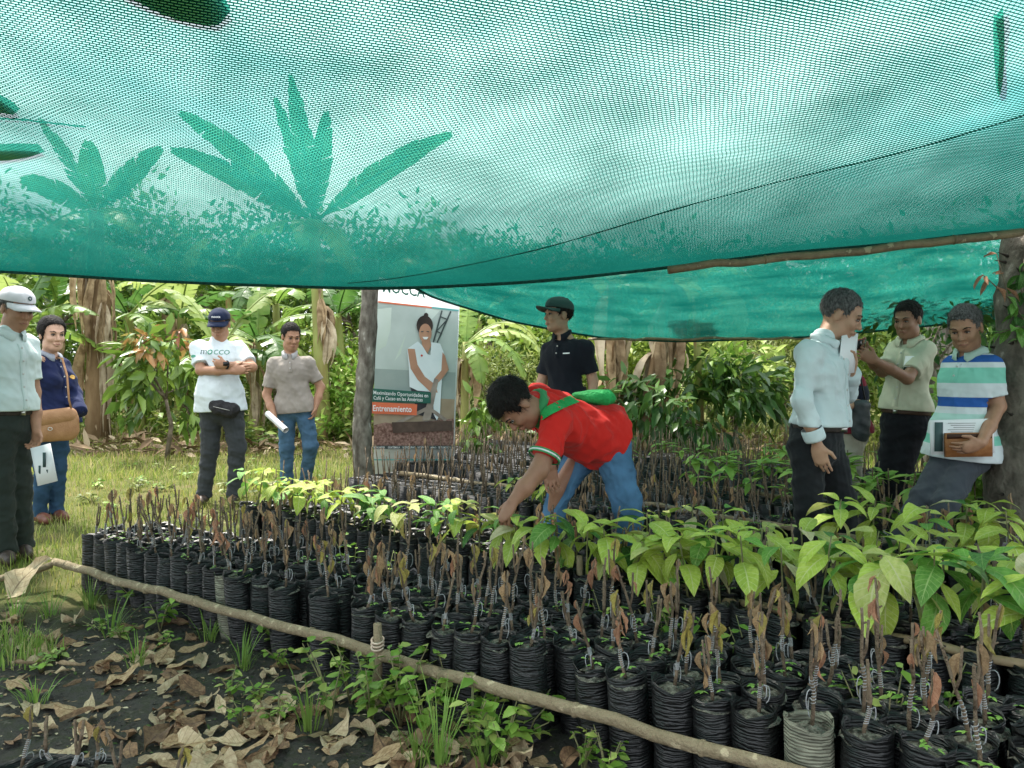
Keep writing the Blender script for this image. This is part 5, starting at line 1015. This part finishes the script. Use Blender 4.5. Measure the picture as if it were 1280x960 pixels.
        eo = put('eye', MB().add(*ball(.0122 * hs, c, .42)).mesh('eye', EYEW), e); put('iris', MB().add(*ball(.0068 * hs, c + H[0] * .0072 * hs - H[2] * .001, .6)).mesh('iris', EYED), eo)
        put('upper_lid', MB().add(*tube([hp(.086, .017 * s, .005), hp(.093, .030 * s, .0095), hp(.082, .046 * s, .004)], [.0022, .003, .0022], 6)).mesh('upper_lid', HAIRB if not bald else skinm), e)
        put('eyebrow', MB().add(*tube([hp(.092, .014 * s, .022), hp(.093, .032 * s, .030), hp(.078, .052 * s, .024)], [.0042 * hs, .0048 * hs, .003 * hs], 6, flat=.8)).mesh('eyebrow', HAIRB), e)
    put('mouth', MB().add(*tube([hp(.087, .024, -.0705), hp(.099, .010, -.0655), hp(.1, 0, -.0655), hp(.099, -.010, -.0655), hp(.087, -.024, -.0705)], [.002, .004, .0042, .004, .002], 6)).mesh('mouth', LIPM), e)
    # ---- hair
    if hair:
        A = Field(hc - .22, hc + .22, .0042); A.ell(hp(-.018, 0, .040), np.array([.104, .086, .098]) * hs, H, 0)
        if hair == 'thick': A.ell(hp(-.01, 0, .055), np.array([.106, .088, .092]) * hs, H, .03)
        if hair == 'tied': A.ell(hp(-.015, 0, .035), np.array([.108, .090, .104]) * hs, H, .02)
        A.ripple(.0025 if hair != 'thick' else .004, 150, 3, axis=H[0], squeeze=1.5, n=9)
        X = A.grid(); q = [X[i] - hc[i] for i in range(3)]; fa = sum(q[i] * H[0][i] for i in range(3)) / hs; la = np.abs(sum(q[i] * H[1][i] for i in range(3))) / hs; ua = sum(q[i] * H[2][i] for i in range(3)) / hs
        fr_ = {'short': .078, 'thick': .064, 'tied': .072, 'tight': .08}[hair]; fa2 = fa + .004 * np.sin(ua * 260 + la * 90); gl_ = np.interp(fa2, [-.14, -.05, -.042, -.03, .008, .014, .030, .044, .058, .14], [-.105, -.09, -.06, .022, .022, -.018, -.018, .035, fr_ - .006, fr_ + .004]) + .003 * np.sin(la * 420)
        gl_ = gl_ if hair != 'tied' else np.interp(fa2, [-.14, -.03, .0, .025, .045, .062, .14], [-.105, -.09, -.05, .0, .052, .084, .092])
        gl_ = np.where(fa > .04, gl_ + .010 * np.clip((la - .035) / .03, 0, 1), gl_); A.D = np.maximum(A.D, (gl_ - ua) * .6).astype(np.float32)
        if hair == 'tied': A.cone(hp(-.09, 0, .0), .03, hp(-.12, 0, -.035), .034, .02); A.cone(hp(-.12, 0, -.03), .03, hp(-.10, -.01, -.12), .014, .02)
        ho = put('hair', A.mesh('hair', hairm), e); me = ho.data; nv = len(me.vertices); vc = np.zeros(nv * 3, np.float32); vn = np.zeros(nv * 3, np.float32); me.vertices.foreach_get('co', vc); me.vertices.foreach_get('normal', vn); vc, vn = vc.reshape(-1, 3), vn.reshape(-1, 3)
        rs = np.random.default_rng(int(abs(base[0]) * 1000)); pk = rs.integers(0, nv, 2600); p_, n_ = vc[pk], vn[pk]; uu = (p_ - hc) @ H[2] / hs; ok = (n_ @ -H[2] < .6) & ((uu < .045) if cap is not None else True); p_, n_ = p_[ok], n_[ok]; m_ = len(p_)
        fl_ = p_ - hp(-.06, .01, .12); fl_ = fl_ + rs.normal(0, .03, (m_, 3)); 
        if hair == 'tied': fl_ = np.tile(-H[0] * .8 - H[2] * .5, (m_, 1)) + rs.normal(0, .1, (m_, 3))
        fl_ = vunit(fl_ - n_ * np.sum(fl_ * n_, 1, keepdims=True)) + n_ * rs.uniform(.05, .45 if hair == 'thick' else .3, (m_, 1)) * (.3 if hair == 'tied' else 1); fl_ = vunit(fl_); sy, sz = frames(fl_, n_); Ls = rs.uniform(.012, .028, m_) * (1.3 if hair in ('thick', 'tied') else 1)
        tmpl = np.array([[0, -.5, 0], [0, .5, 0], [.55, -.4, .08], [.55, .4, .08], [1, 0, -.05]], float); Vs, Fs, _ = instance(tmpl, np.array([(0, 2, 1), (1, 2, 3), (2, 4, 3)]), p_ - n_ * .001, fl_, sy, sz, np.stack([Ls, np.full(m_, .0022), Ls], -1)); so_ = put('hair_strands', mesh_np('hair_strands', Vs, Fs, hairm, True), ho); so_['kind'] = 'stuff'
    if cap is not None:
        cm, tilt = cap if isinstance(cap, tuple) else (cap, .12); K = Field(hc - .30, hc + .30, .0042); K.ell(hp(-.014, 0, .055), np.array([.108, .088, .078]) * hs, H, 0); K.cone(hp(.02, 0, .07), .05 * hs, hp(.05, 0, .075), .042 * hs, .05); K.plane(hp(0, 0, .046), -unit(H[2] - H[0] * .12), .004)
        co_ = put('cap', K.mesh('cap', cm), e)
        rows = []
        for a_ in np.linspace(-1.25, 1.25, 17):
            r0, r1 = .082, .165; y_ = .083 * math.sin(a_) / math.sin(1.25); x0 = .105 * math.sqrt(max(0, 1 - (y_ / .092) ** 2)) - .012; x1 = x0 + .088 * math.cos(a_ * .98) ** .6 if abs(a_) < 1.24 else x0 + .004
            z0 = .046 + .018 * (1 - (y_ / .083) ** 2) * 0; dz = -.026 * (y_ / .083) ** 2; rows.append([hp(x0 - .006, y_, z0 + dz * .4), hp((x0 + x1) / 2, y_, z0 + dz - tilt * .5 * (x1 - x0)), hp(x1, y_, z0 + dz * 1.1 - tilt * (x1 - x0))])
        V = np.array(rows); up = H[2] * .0045; VV = np.concatenate([V.reshape(-1, 3) + up, V.reshape(-1, 3) - up]); q = gridq(17, 3); rim = []; n3 = 51; per = [i * 3 + 2 for i in range(17)]
        rim = [(per[i], per[i + 1], per[i + 1] + n3, per[i] + n3) for i in range(16)] + [(0, 1, 1 + n3, n3), (1, 2, 2 + n3, 1 + n3), (48, 48 + n3, 49 + n3, 49), (49, 49 + n3, 50 + n3, 50)]
        put('brim', mesh_np('brim', VV, np.concatenate([q, q[:, ::-1] + n3, rim]), cm), co_)
    return e, W, dict(base=base, f=f, l=l, fr=fr, side=side, spine=spine, pel=pel, nk=nk, H=H, hp=hp, chest=chest, tw=tw, body=body)
def paper(name, c, w, h_, right, up, mat, label, cat, base=None, thick=.003, curve=0):
    """a sheet or booklet as its own thing"""
    r_, u = unit(right), unit(up); n = np.cross(r_, u); s = np.linspace(-.5, .5, 9); V = []
    for k in (-1, 1):
        for a in s:
            for b in (-.5, .5): V.append(r_ * a * w + u * b * h_ + n * (k * thick / 2 + curve * (a * a * 4)))
    q = gridq(9, 2); Q = np.concatenate([q[:, ::-1], q + 18, [(2 * i, 2 * i + 2, 2 * i + 20, 2 * i + 18) for i in range(8)], [(2 * i + 1, 2 * i + 19, 2 * i + 21, 2 * i + 3) for i in range(8)], [(0, 18, 19, 1), (16, 17, 35, 34)]])
    return tag(put(name, mesh_np(name, V, Q, mat, False), None, c), label, cat)
PAPER = pm('paper_white', (.72, .74, .76), (.80, .81, .82), 5, .6)
def AN(d): return 465 + 1005.8 / d
def C_(name, c, **k): return cloth(name, c, **k)
INK_D, INK_W, INK_G = flat('print_charcoal', (.05, .09, .09)), flat('print_light', (.75, .76, .76)), flat('print_green', (.03, .22, .13))
def JEANS(n, c):
    m = pm(n, c, tuple(min(1, v * 1.6) for v in c), 7, .88, 0, spec=.1, detail=7); crease(m, .4, 500, 13); return m
# 1 man in white cap at the side
d = 4.63; a = AN(d)
e1, W1, K1 = person(d, dict(head=(22, 386, .02), neck=(11, 416, 0), shL=(36, 427, .13), shR=(-18, 428, -.13), elL=(42, 490, .13), wrL=(45, 538, .05), elR=(-38, 490, -.16), wrR=(-30, 545, -.12), hipL=(17, 533, .06), hipR=(-2, 533, -.06), knL=(23, 606, .06), knR=(0, 608, -.06), anL=(24, a, .08), anR=(2, a + 3, -.07)),
    .8, (1.15, .3, 0), SK[0], C_('pale_mint_shirt', (.58, .68, .66)), C_('dark_green_trousers', (.028, .036, .031)), HAIRG, 'man in white cap and pale mint shirt holding a folded booklet', cap=(C_('white_cap', (.72, .72, .74)), .16), belt=LEATHER, placket='full', spread=1.25, belly=.02, hands={'L': dict(d=(.1, -.15, -1), curl=.7)})
b1 = paper('booklet', P(54, 581, 4.58), .115, .235, (1, .15, .26), (-.22, .05, 1), PAPER, 'white printed booklet hanging from the hand of the man in white cap', 'booklet', thick=.006)
for k, (x, z, w_, h_) in enumerate([(.005, .03, .018, .09), (-.022, -.03, .012, .05), (.02, -.045, .01, .03)]): MB().add(*box((x + .26 * 0, -.006 + x * .15, z), (w_, .002, h_))).build('printed_mark', INK_D, b1, smooth=False)
decal(child(e1, 'cap'), child(e1, 'cap'), disc_vt(1, 1.1, .45), K1['hp'](.09, 0, .085), K1['H'][0] + K1['H'][2] * .4, K1['H'][1], .026, INK_D, 'cap_emblem')
# 2 woman in navy jacket
d = 5.8; a = AN(d)
e2, W2, K2 = person(d, dict(head=(66, 418, -.02), neck=(60, 445, 0), shL=(77, 455, .11), shR=(46, 453, -.11), elL=(93, 490, .10), wrL=(99, 513, -.06), elR=(37, 490, -.14), wrR=(41, 460, -.2), hipL=(74, 524, .05), hipR=(58, 524, -.05), knL=(71, 582, .05), knR=(53, 583, -.05), anL=(69, a, .06), anR=(48, a, -.05)),
    .9, (.95, .12, 0), SK[3], C_('navy_jacket', (.016, .024, .075)), JEANS('dark_blue_jeans', (.025, .055, .10)), HAIRB, 'woman with tied black hair in a navy jacket carrying a tan bag', sleeve='long', hair='tied', female=True, hem=-.045, hs=1.03, placket='full', hands={'L': dict(d=(-1, -.35, -.1), n=(0, .6, -.8), curl=.4), 'R': dict(d=(.3, .1, 1), n=(.5, .8, 0), curl=.8)}, shoe=pm('brown_shoe', (.10, .035, .02), (.16, .06, .04), 20, .5), collar=C_('grey_collar', (.30, .33, .38)))
TAN = pm('tan_leather', (.30, .155, .07), (.40, .22, .11), 14, .5, .2, 90)
bg_ = empty('shoulder_bag', P(68, 552, 5.6), 'tan leather shoulder bag hanging at the hip of the woman in navy', 'bag'); bb0 = P(68, 552, 5.6)
G = Field((-.2, -.12, -.02), (.2, .12, .32), .006); G.cone((-.09, 0, .07), .075, (.085, .02, .09), .085, 0, .5, (0, 1, 0)); G.cone((-.1, 0, .15), .05, (.11, .02, .18), .05, .04, .6, (0, 1, 0)); put('bag_body', G.mesh('bag_body', TAN), bg_)
G = Field((-.2, -.14, .05), (.2, .12, .32), .006); G.cone((-.08, -.008, .17), .062, (.10, .012, .195), .060, 0, .72, (0, 1, 0)); G.plane((0, 0, .10), (.1, 0, -1)); put('flap', G.mesh('flap', TAN), bg_)
MB().add(*tube([np.array([0, -.058, .098]) + .016 * np.array([math.cos(t), 0, .7 * math.sin(t)]) for t in np.linspace(0, 6.28, 14)], .003, 5)).build('clasp', METAL, bg_)
MB().add(*tube(np.array([P(90, 516, 5.62), P(86, 500, 5.58), P(84, 470, 5.6), P(78, 448, 5.72), P(66, 446, 5.86)]) - bb0, .008, 6, flat=.5)).build('strap', TAN, bg_)
ch = K2['chest'] + K2['side'] * .07; decal(child(e2, 'shirt'), e2, disc_vt(1, .7), ch + K2['fr'] * .1, K2['fr'], K2['side'], .05, flat('emblem_gold', (.55, .33, .08)), 'emblem')
zp = np.array([K2['nk'] + K2['fr'] * .10 - K2['spine'] * t for t in np.linspace(.03, .42, 8)])
# 3 man with folded arms
d = 6.6; a = AN(d)
e3, W3, K3 = person(d, dict(head=(275, 405, -.03), neck=(273, 427, 0), shL=(300, 434, .02), shR=(247, 433, -.02), elL=(315, 459, -.10), wrL=(283, 456, -.27), elR=(251, 463, -.12), wrR=(291, 464, -.25), hipL=(289, 511, 0), hipR=(264, 511, 0), knL=(296, 560, -.02), knR=(262, 561, 0), anL=(292, a, 0), anR=(254, a + 2, 0)),
    .2, (.12, .38, 0), SK[0], C_('white_tshirt', (.66, .74, .76)), C_('charcoal_jeans', (.048, .054, .058)), HAIRB, 'man in navy cap and white printed T-shirt with folded arms', cap=C_('navy_cap', (.012, .02, .05)), collar=False, placket=None, belly=.035, build=1.08, hem=-.02, hands={'L': dict(d=(-1, .1, .1), n=(0, 1, .2), curl=.4), 'R': dict(d=(1, .1, .15), n=(0, 1, 0), curl=.4)})
c = K3['chest'] + K3['spine'] * .075; sh3 = child(e3, 'shirt'); nrm = K3['fr']; rt = K3['side']
decal(sh3, e3, 'm', c - rt * .095, nrm, rt, .055, INK_D, bold=.0); decal(sh3, e3, disc_vt(1, 1, .6), c - rt * .04 + K3['spine'] * 0, nrm, rt, .045, INK_G, 'ring_mark'); decal(sh3, e3, 'CCO', c + rt * .055, nrm, rt, .125, INK_G, bold=0)
slv = W3['shR'] + (W3['elR'] - W3['shR']) * .38; decal(sh3, e3, disc_vt(1, .35), slv, (-.55, -1, .1), (1, -.5, 0), .07, INK_G, 'sleeve_print'); 
decal(child(e3, 'cap'), child(e3, 'cap'), 'mocca', K3['hp'](.09, 0, .09), K3['H'][0] + K3['H'][2] * .35, K3['H'][1], .075, INK_W, 'cap_lettering', bold=.02)
wa = W3['wrR'] + 0; ww = W3['wrL']; u = unit(W3['wrL'] - W3['elL']); y_, z_ = frame_of(u)[1:]; MB().add(*tube(ww - u * .005 + np.array([y_ * math.cos(t) * .031 + z_ * math.sin(t) * .031 for t in np.linspace(0, 6.28, 16)]), .008, 6)).add(*box(ww - u * .005 + np.array([0, -.03, .008]), (.035, .014, .035))).build('wristwatch', pm('watch_black', (.01, .01, .01), rough=.35), e3)
BLK = pm('black_nylon', (.008, .008, .009), (.02, .02, .022), 30, .6, .4, 120)
wp0 = np.array(e3.location) + K3['tw'] + K3['fr'] * .19 + K3['side'] * .07 - [0, 0, .05]; wb = empty('waist_bag', wp0, 'black waist bag strapped round the man with folded arms', 'bag')
G = Field((-.17, -.1, -.12), (.17, .12, .12), .0055); G.cone((-.085, .02, .03), .055, (.085, .0, -.01), .06, 0, .75, (0, 1, 0)); G.cone((-.05, .0, -.01), .05, (.07, -.01, -.045), .04, .03, .7, (0, 1, 0)); G.ripple(.004, 50, 5); put('pouch', G.mesh('pouch', BLK), wb)
hp3 = K3['tw'] + np.array(e3.location) - wp0; MB().add(*tube([hp3 + K3['side'] * math.cos(t) * .175 + K3['fr'] * math.sin(t) * .165 + np.array([0, 0, -.015 - .04 * math.sin(t)]) for t in np.linspace(0, 6.28, 30)], .012, 6)).build('strap', BLK, wb); MB().add(*tube([(-.07, -.045, .02), (.07, -.05, -.012)], .003, 5)).build('zip', METAL, wb)
# 4 man with rolled paper
d = 7.2; a = AN(d)
e4, W4, K4 = person(d, dict(head=(364, 421, -.03), neck=(363, 443, 0), shL=(386, 452, .03), shR=(341, 453, -.03), elL=(401, 484, .06), wrL=(395, 508, -.05), elR=(333, 494, -.04), wrR=(343, 521, -.17), hipL=(379, 508, 0), hipR=(358, 508, 0), knL=(388, 558, -.06), knR=(358, 559, -.02), anL=(381, a - 2, .06), anR=(358, a, 0)),
    .3, (.6, .28, 0), SK[0], C_('grey_beige_polo', (.30, .27, .235)), JEANS('blue_jeans', (.05, .10, .16)), HAIRB, 'man in grey-beige polo and blue jeans holding rolled paper', hem=-.06, hands={'R': dict(d=(.3, -.35, -.9), curl=1.1), 'L': dict(d=(-.15, -.1, -1), curl=.5)}, collar=C_('beige_collar', (.36, .36, .36)))
p0, p1 = P(334, 517, 6.97), P(357, 538, 6.80); m = (p0 + p1) / 2; o = put('rolled_paper', MB().add(*tube([p0 - m, (p0 + p1) / 2 - m, p1 - m], .028, 14, cap=False)).mesh('rolled_paper', PAPER), None, m); tag(o, 'white rolled paper gripped by the man in grey-beige polo', 'paper'); MB().add(*tube([(p0 - m) * .98, (p1 - m) * .985], [.020, .020], 12, cap=False)).build('inner_roll', pm('paper_grey', (.4, .4, .4), (.6, .6, .6), 20), o)
# 5 man in red bending over the bags
d = 4.0; a = AN(d)
e5, W5, K5 = person(d, dict(head=(645, 506, -.34), neck=(673, 505, -.25), shL=(694, 526, -.40), shR=(668, 494, -.08), elL=(674, 588, -.48), wrL=(641, 628, -.52), elR=(686, 548, -.08), wrR=(688, 583, -.14), hipL=(760, 544, -.05), hipR=(742, 548, .10), knL=(783, 628, -.12), knR=(697, 612, .0), anL=(798, a, 0), anR=(684, a, .08)),
    -1.05, (-1.1, 1.2, .1), SK[2], C_('red_polo', (.62, .028, .022), c2=(.52, .02, .016)), JEANS('mid_blue_jeans', (.05, .115, .20)), HAIRB, 'man in red polo bending over to reach a seedling bag', hair='thick', build=1.12, hem=.0, belly=.02, hs=1.04, hands={'L': dict(d=(-.55, -.1, -.85), n=(.7, .6, -.3), curl=.6), 'R': dict(d=(.05, 0, -1), curl=.5), 'toeL': (-.6, -.8), 'toeR': (-.8, -.6)}, collar=C_('green_collar', (.05, .26, .10)), shirt_amp=.006, trous_amp=.006)
m5 = W5['shL'] + (W5['elL'] - W5['shL']) * .735; u = unit(W5['elL'] - W5['shL']); y_, z_ = frame_of(u)[1:]
for k, mt in enumerate((flat('trim_green', (.05, .26, .10)), INK_W, flat('trim_green2', (.05, .26, .10)))): MB().add(*tube([m5 - u * (.008 * k) + (y_ * math.cos(t) + z_ * math.sin(t)) * .0755 for t in np.linspace(0, 6.2832, 26)], .0045, 5)).build('sleeve_trim', mt, e5)
GRB = pm('green_bag_cloth', (.012, .27, .06), (.02, .36, .09), 12, .7, .4, 90)
me5 = child(e5, 'shirt').data; bv5 = BVHTree.FromPolygons([v.co for v in me5.vertices], [p.vertices[:] for p in me5.polygons]); tg = P(738, 480, 3.95) - np.array(e5.location); ht = bv5.ray_cast(Vector(tg + np.array([0, 0, .6])), Vector((0, 0, -1)))[0]; gb0 = (np.array(ht) if ht is not None else tg) + np.array(e5.location) + [0, -.01, .035]; gbag = empty('sling_bag', gb0, 'small bright green cloth bag slung across the back of the man in red', 'bag')
G = Field((-.2, -.15, -.12), (.2, .15, .12), .0055); G.cone((-.075, 0, .01), .03, (.06, .0, .0), .058, 0, .75, (0, 0, 1)); G.cone((.0, .0, .0), .05, (.085, .01, -.005), .05, .03, .7, (0, 0, 1)); G.ripple(.005, 40, 8); put('bag_body', G.mesh('bag_body', GRB), gbag)
sp = []
b5 = np.array(e5.location); nS = 17; path = np.array([(675, 520), (686, 513), (698, 507), (709, 502), (722, 497)], float); eye = np.array([0, 0, 1.15])     # strap over the back to the bag
for t in np.linspace(0, 4, nS):
    px, py = np.interp(t, range(5), path[:, 0]), np.interp(t, range(5), path[:, 1])
    for o_ in (-1, 0, 1):
        tgt = P(px + 2.6 * o_, py + 5.2 * o_, 3.8); dr = unit(tgt - eye); ht = bv5.ray_cast(Vector(eye - b5), Vector(dr))[0]
        sp.append(np.array(ht) - dr * .017 + b5 - gb0 if ht is not None else np.array([np.nan] * 3))
sp = np.array(sp).reshape(nS, 3, 3)
for k in range(3):
    for c_ in range(3):
        v_ = sp[:, k, c_]; g_ = ~np.isnan(v_)
        if g_.sum() > 2: v_ = np.interp(range(nS), np.arange(nS)[g_], v_[g_])
        sp[:, k, c_] = v_
put('strap', mesh_np('strap', sp.reshape(-1, 3), gridq(nS, 3), GRB), gbag)
# 6 man in black polo and cap
d = 5.7; a = AN(d)
e6, W6, K6 = person(d, dict(head=(698, 394, -.02), neck=(704, 419, 0), shL=(733, 433, -.08), shR=(686, 436, .08), elL=(741, 476, -.06), wrL=(741, 512, -.12), elR=(677, 478, .08), wrR=(676, 513, 0), hipL=(719, 517, -.03), hipR=(701, 517, .03), knL=(720, 580, 0), knR=(700, 580, 0), anL=(720, a, 0), anR=(700, a, 0)),
    -.35, (-1.15, -.02, 0), SK[1], C_('black_polo', (.012, .014, .020)), C_('black_trousers', (.012, .012, .014)), HAIRB, 'man in black polo and grey-green cap looking aside behind the man in red', cap=(C_('grey_green_cap', (.06, .10, .095)), -.12), belt=LEATHER)
decal(child(e6, 'shirt'), e6, rect_vt(.05, .009), K6['chest'] + K6['side'] * .075 + K6['spine'] * .03, K6['fr'], K6['side'], .05, INK_W, 'chest_mark')
# 7 grey-haired man in white shirt
d = 3.95; a = AN(d)
e7, W7, K7 = person(d, dict(head=(1051, 394, .02), neck=(1029, 426, 0), shL=(1046, 437, .17), shR=(1010, 437, -.16), elL=(1060, 492, .22), wrL=(1064, 462, .06), elR=(1002, 500, -.2), wrR=(1022, 556, -.18), hipL=(1032, 555, .08), hipR=(1010, 555, -.06), knL=(1056, 632, .06), knR=(1012, 636, -.08), anL=(1068, a, .1), anR=(1006, a, -.05)),
    1.05, (1.1, .42, 0), SK[1], C_('white_blue_shirt', (.60, .70, .72)), C_('charcoal_trousers', (.016, .018, .02)), HAIRG, 'grey-haired man in a white long-sleeved shirt and black trousers looking down', sleeve='long', cuffs={'L': .7, 'R': .72}, placket='full', belt=LEATHER, belly=.02, shirt_amp=.006, hands={'R': dict(d=(.22, -.05, -1), curl=.3), 'L': dict(d=(-.05, -.1, 1), n=(-.8, -.4, 0), curl=.5)})
paper('paper_sheet', P(1058, 443, 3.93), .17, .21, (.75, .6, .1), (.12, .05, 1), PAPER, 'white paper held up by the grey-haired man against his chest', 'paper', curve=.008)
# 8 man in cream shirt with phone
d = 5.2; a = AN(d)
e8, W8, K8 = person(d, dict(head=(1134, 400, -.03), neck=(1139, 426, 0), shL=(1158, 435, -.09), shR=(1119, 434, .09), elL=(1134, 473, -.2), wrL=(1094, 451, -.3), elR=(1103, 464, -.05), wrR=(1084, 447, -.22), hipL=(1141, 531, -.04), hipR=(1122, 531, .04), knL=(1128, 590, -.03), knR=(1109, 590, .03), anL=(1122, a, 0), anR=(1099, a, .05)),
    -.6, (-.95, .22, 0), SK[2], C_('cream_shirt', (.56, .56, .42)), C_('black_jeans', (.012, .012, .015)), HAIRB, 'man in a cream shirt holding up a phone', belt=pm('brown_belt', (.05, .025, .015), rough=.5), placket='full', belly=.01, hs=1.0, hands={'L': dict(d=(-1, -.05, .55), n=(-.3, .9, .3), curl=.55), 'R': dict(d=(-.6, -.1, .8), n=(.3, -.6, .3), curl=.5)})
ph = P(1075, 430, 4.93); o = put('phone', MB().add(*box((0, 0, 0), (.125, .012, .068))).mesh('phone', pm('phone_red_case', (.22, .02, .02), rough=.4), False), None, ph); o.rotation_euler = (.25, -.12, .7); tag(o, 'phone in a dark red case held up by the man in cream', 'phone'); MB().add(*box((0, -.0075, 0), (.115, .004, .060))).build('screen', flat('phone_screen', (.01, .01, .012), .1, .5), o, smooth=False)
pk = K8['chest'] + K8['side'] * .07 + K8['spine'] * .0; decal(child(e8, 'shirt'), e8, rect_vt(.07, .075), pk + K8['spine'] * .02, K8['fr'], K8['side'], .07, PAPER, 'pocket_paper'); decal(child(e8, 'shirt'), e8, rect_vt(.09, .018), pk - K8['spine'] * .03, K8['fr'], K8['side'], .09, INK_D, 'pocket_clip')
# 9 person half hidden behind the grey-haired man
d = 6.0; a = AN(d)
e9, W9, K9 = person(d, dict(head=(1053, 444, -.02), neck=(1059, 467, 0), shL=(1071, 475, -.11), shR=(1050, 474, .11), elL=(1078, 503, -.13), wrL=(1062, 508, -.26), elR=(1044, 502, .1), wrR=(1050, 512, -.08), hipL=(1067, 540, -.05), hipR=(1055, 540, .05), knL=(1066, 588, -.05), knR=(1054, 588, .03), anL=(1066, a, -.05), anR=(1054, a, .05)),
    -.85, (-.9, .2, 0), SK[1], C_('burgundy_shirt', (.20, .018, .035)), C_('beige_trousers', (.42, .39, .32)), HAIRB, 'person in burgundy shirt and dark vest half hidden behind the grey-haired man', hs=.98)
G = Field(K9['pel'] - .3, K9['pel'] + np.array([.3, .3, .62]), .007); G.cone(K9['nk'] - K9['spine'] * .15, .160, K9['pel'] + K9['spine'] * .10, .165, 0, .8, K9['fr']); G.cone(K9['nk'] - K9['spine'] * .17 - K9['side'] * .05, .14, K9['nk'] - K9['spine'] * .17 + K9['side'] * .05, .14, .04, .86, K9['fr']); G.cone(K9['nk'] - K9['spine'] * .08 + K9['fr'] * .1, .055, K9['pel'] + K9['fr'] * .15, .05, .02, cut=True); G.plane(K9['nk'] - K9['spine'] * .035, K9['spine']); G.plane(K9['pel'] + K9['spine'] * .02, -K9['spine']); put('vest', G.mesh('vest', C_('dark_vest', (.012, .014, .028))), e9)
hb0 = P(1077, 552, 5.75); hb = empty('carrier_bag', hb0, 'dark grey bag hanging beside the person in burgundy', 'bag'); G = Field((-.16, -.12, -.02), (.16, .12, .36), .007); G.cone((0, 0, .07), .075, (.0, 0, .26), .07, 0, .6, (0, 1, 0)); G.ripple(.006, 30, 4); put('bag_body', G.mesh('bag_body', pm('grey_nylon', (.03, .035, .04), (.06, .065, .07), 20, .5)), hb); MB().add(*tube([(-.05, 0, .3), (-.045, 0, .45), (.01, .05, .52), (.04, .02, .3)], .007, 5)).build('strap', BLK, hb)
# 10 man in striped polo leaning on the trunk
sm, st_, sb = new_mat('striped_polo'); N = st_.nodes.new; L = st_.links.new; crease(sm); co = N('ShaderNodeTexCoord'); sp_ = N('ShaderNodeSeparateXYZ'); L(co.outputs['Object'], sp_.inputs[0]); mr = N('ShaderNodeMapRange'); mr.inputs['From Min'].default_value = .65; mr.inputs['From Max'].default_value = 1.35
L(sp_.outputs[2], mr.inputs['Value']); rp = N('ShaderNodeValToRGB'); rp.color_ramp.interpolation = 'CONSTANT'; E = rp.color_ramp.elements; wh, mi, blu = (.62, .68, .70), (.22, .58, .46), (.03, .11, .38)
stops = [(0, wh), ((.74 - .65) / .7, mi), ((.79 - .65) / .7, wh), ((.865 - .65) / .7, (.42, .64, .58)), ((.915 - .65) / .7, wh), ((.953 - .65) / .7, blu), ((1.006 - .65) / .7, wh), ((1.085 - .65) / .7, mi), ((1.175 - .65) / .7, wh), ((1.205 - .65) / .7, blu), ((1.245 - .65) / .7, wh)]
E[0].position, E[0].color = 0, col4(wh); E[1].position, E[1].color = stops[1][0], col4(stops[1][1])
for p_, c_ in stops[2:]: x_ = E.new(p_); x_.color = col4(c_)
L(mr.outputs[0], rp.inputs['Fac']); L(rp.outputs['Color'], sb.inputs['Base Color']); sb.inputs['Roughness'].default_value = .85; sb.inputs['Specular IOR Level'].default_value = .15
d = 4.3; a = AN(d)
e10, W10, K10 = person(d, dict(head=(1206, 410, -.05), neck=(1214, 441, 0), shL=(1240, 455, -.10), shR=(1194, 452, .10), elL=(1248, 508, -.10), wrL=(1227, 554, -.27), elR=(1206, 512, .17), wrR=(1241, 554, .12), hipL=(1213, 566, 0), hipR=(1192, 566, .06), knL=(1184, 628, -.14), knR=(1156, 622, -.03), anL=(1152, a, -.12), anR=(1110, a, -.08)),
    -.55, (-.8, .38, .05), SK[0], sm, C_('grey_jeans', (.055, .065, .078)), HAIRG, 'man in striped polo leaning against the thorny trunk with papers', hem=-.03, belly=.015, build=1.0, hs=1.0, hands={'L': dict(d=(-.9, -.05, -.3), n=(.0, .9, .3), curl=.45), 'R': dict(d=(.9, .2, -.2), n=(0, .9, 0), curl=.4), 'toeL': (-.8, -.6), 'toeR': (-.85, -.5)}, collar=C_('mint_collar', (.45, .62, .55)))
pp = paper('paper_stack', P(1203, 546, 4.11), .335, .19, (1, -.06, .03), (-.03, .02, 1), PAPER, 'white printed papers held by the man in the striped polo', 'papers', thick=.008)
for k in range(7): MB().add(*box((.02, -.0062, .075 - .012 * k), (.2 - .03 * (k % 3), .0015, .003))).build('printed_line', flat('print_grey', (.3, .3, .32)), pp, smooth=False)
MB().add(*box((-.13, -.0062, .0), (.045, .0015, .16))).build('dark_margin', INK_D, pp, smooth=False)
nb = P(1211, 556, 4.08); o = put('notebook', MB().add(*box((0, 0, 0), (.245, .022, .13))).mesh('notebook', pm('brown_leather', (.27, .105, .035), (.36, .16, .06), 18, .5, .3, 60), False), None, nb); o.rotation_euler = (0, -.02, -.05); tag(o, 'brown leather notebook held over the white papers', 'notebook'); MB().add(*box((0, -.0125, .048), (.236, .004, .026))).build('top_band', pm('dark_brown_leather', (.06, .025, .015), rough=.5), o, smooth=False); MB().add(*box((.03, -.0125, .02), (.05, .003, .012))).build('emblem', INK_W, o, smooth=False)
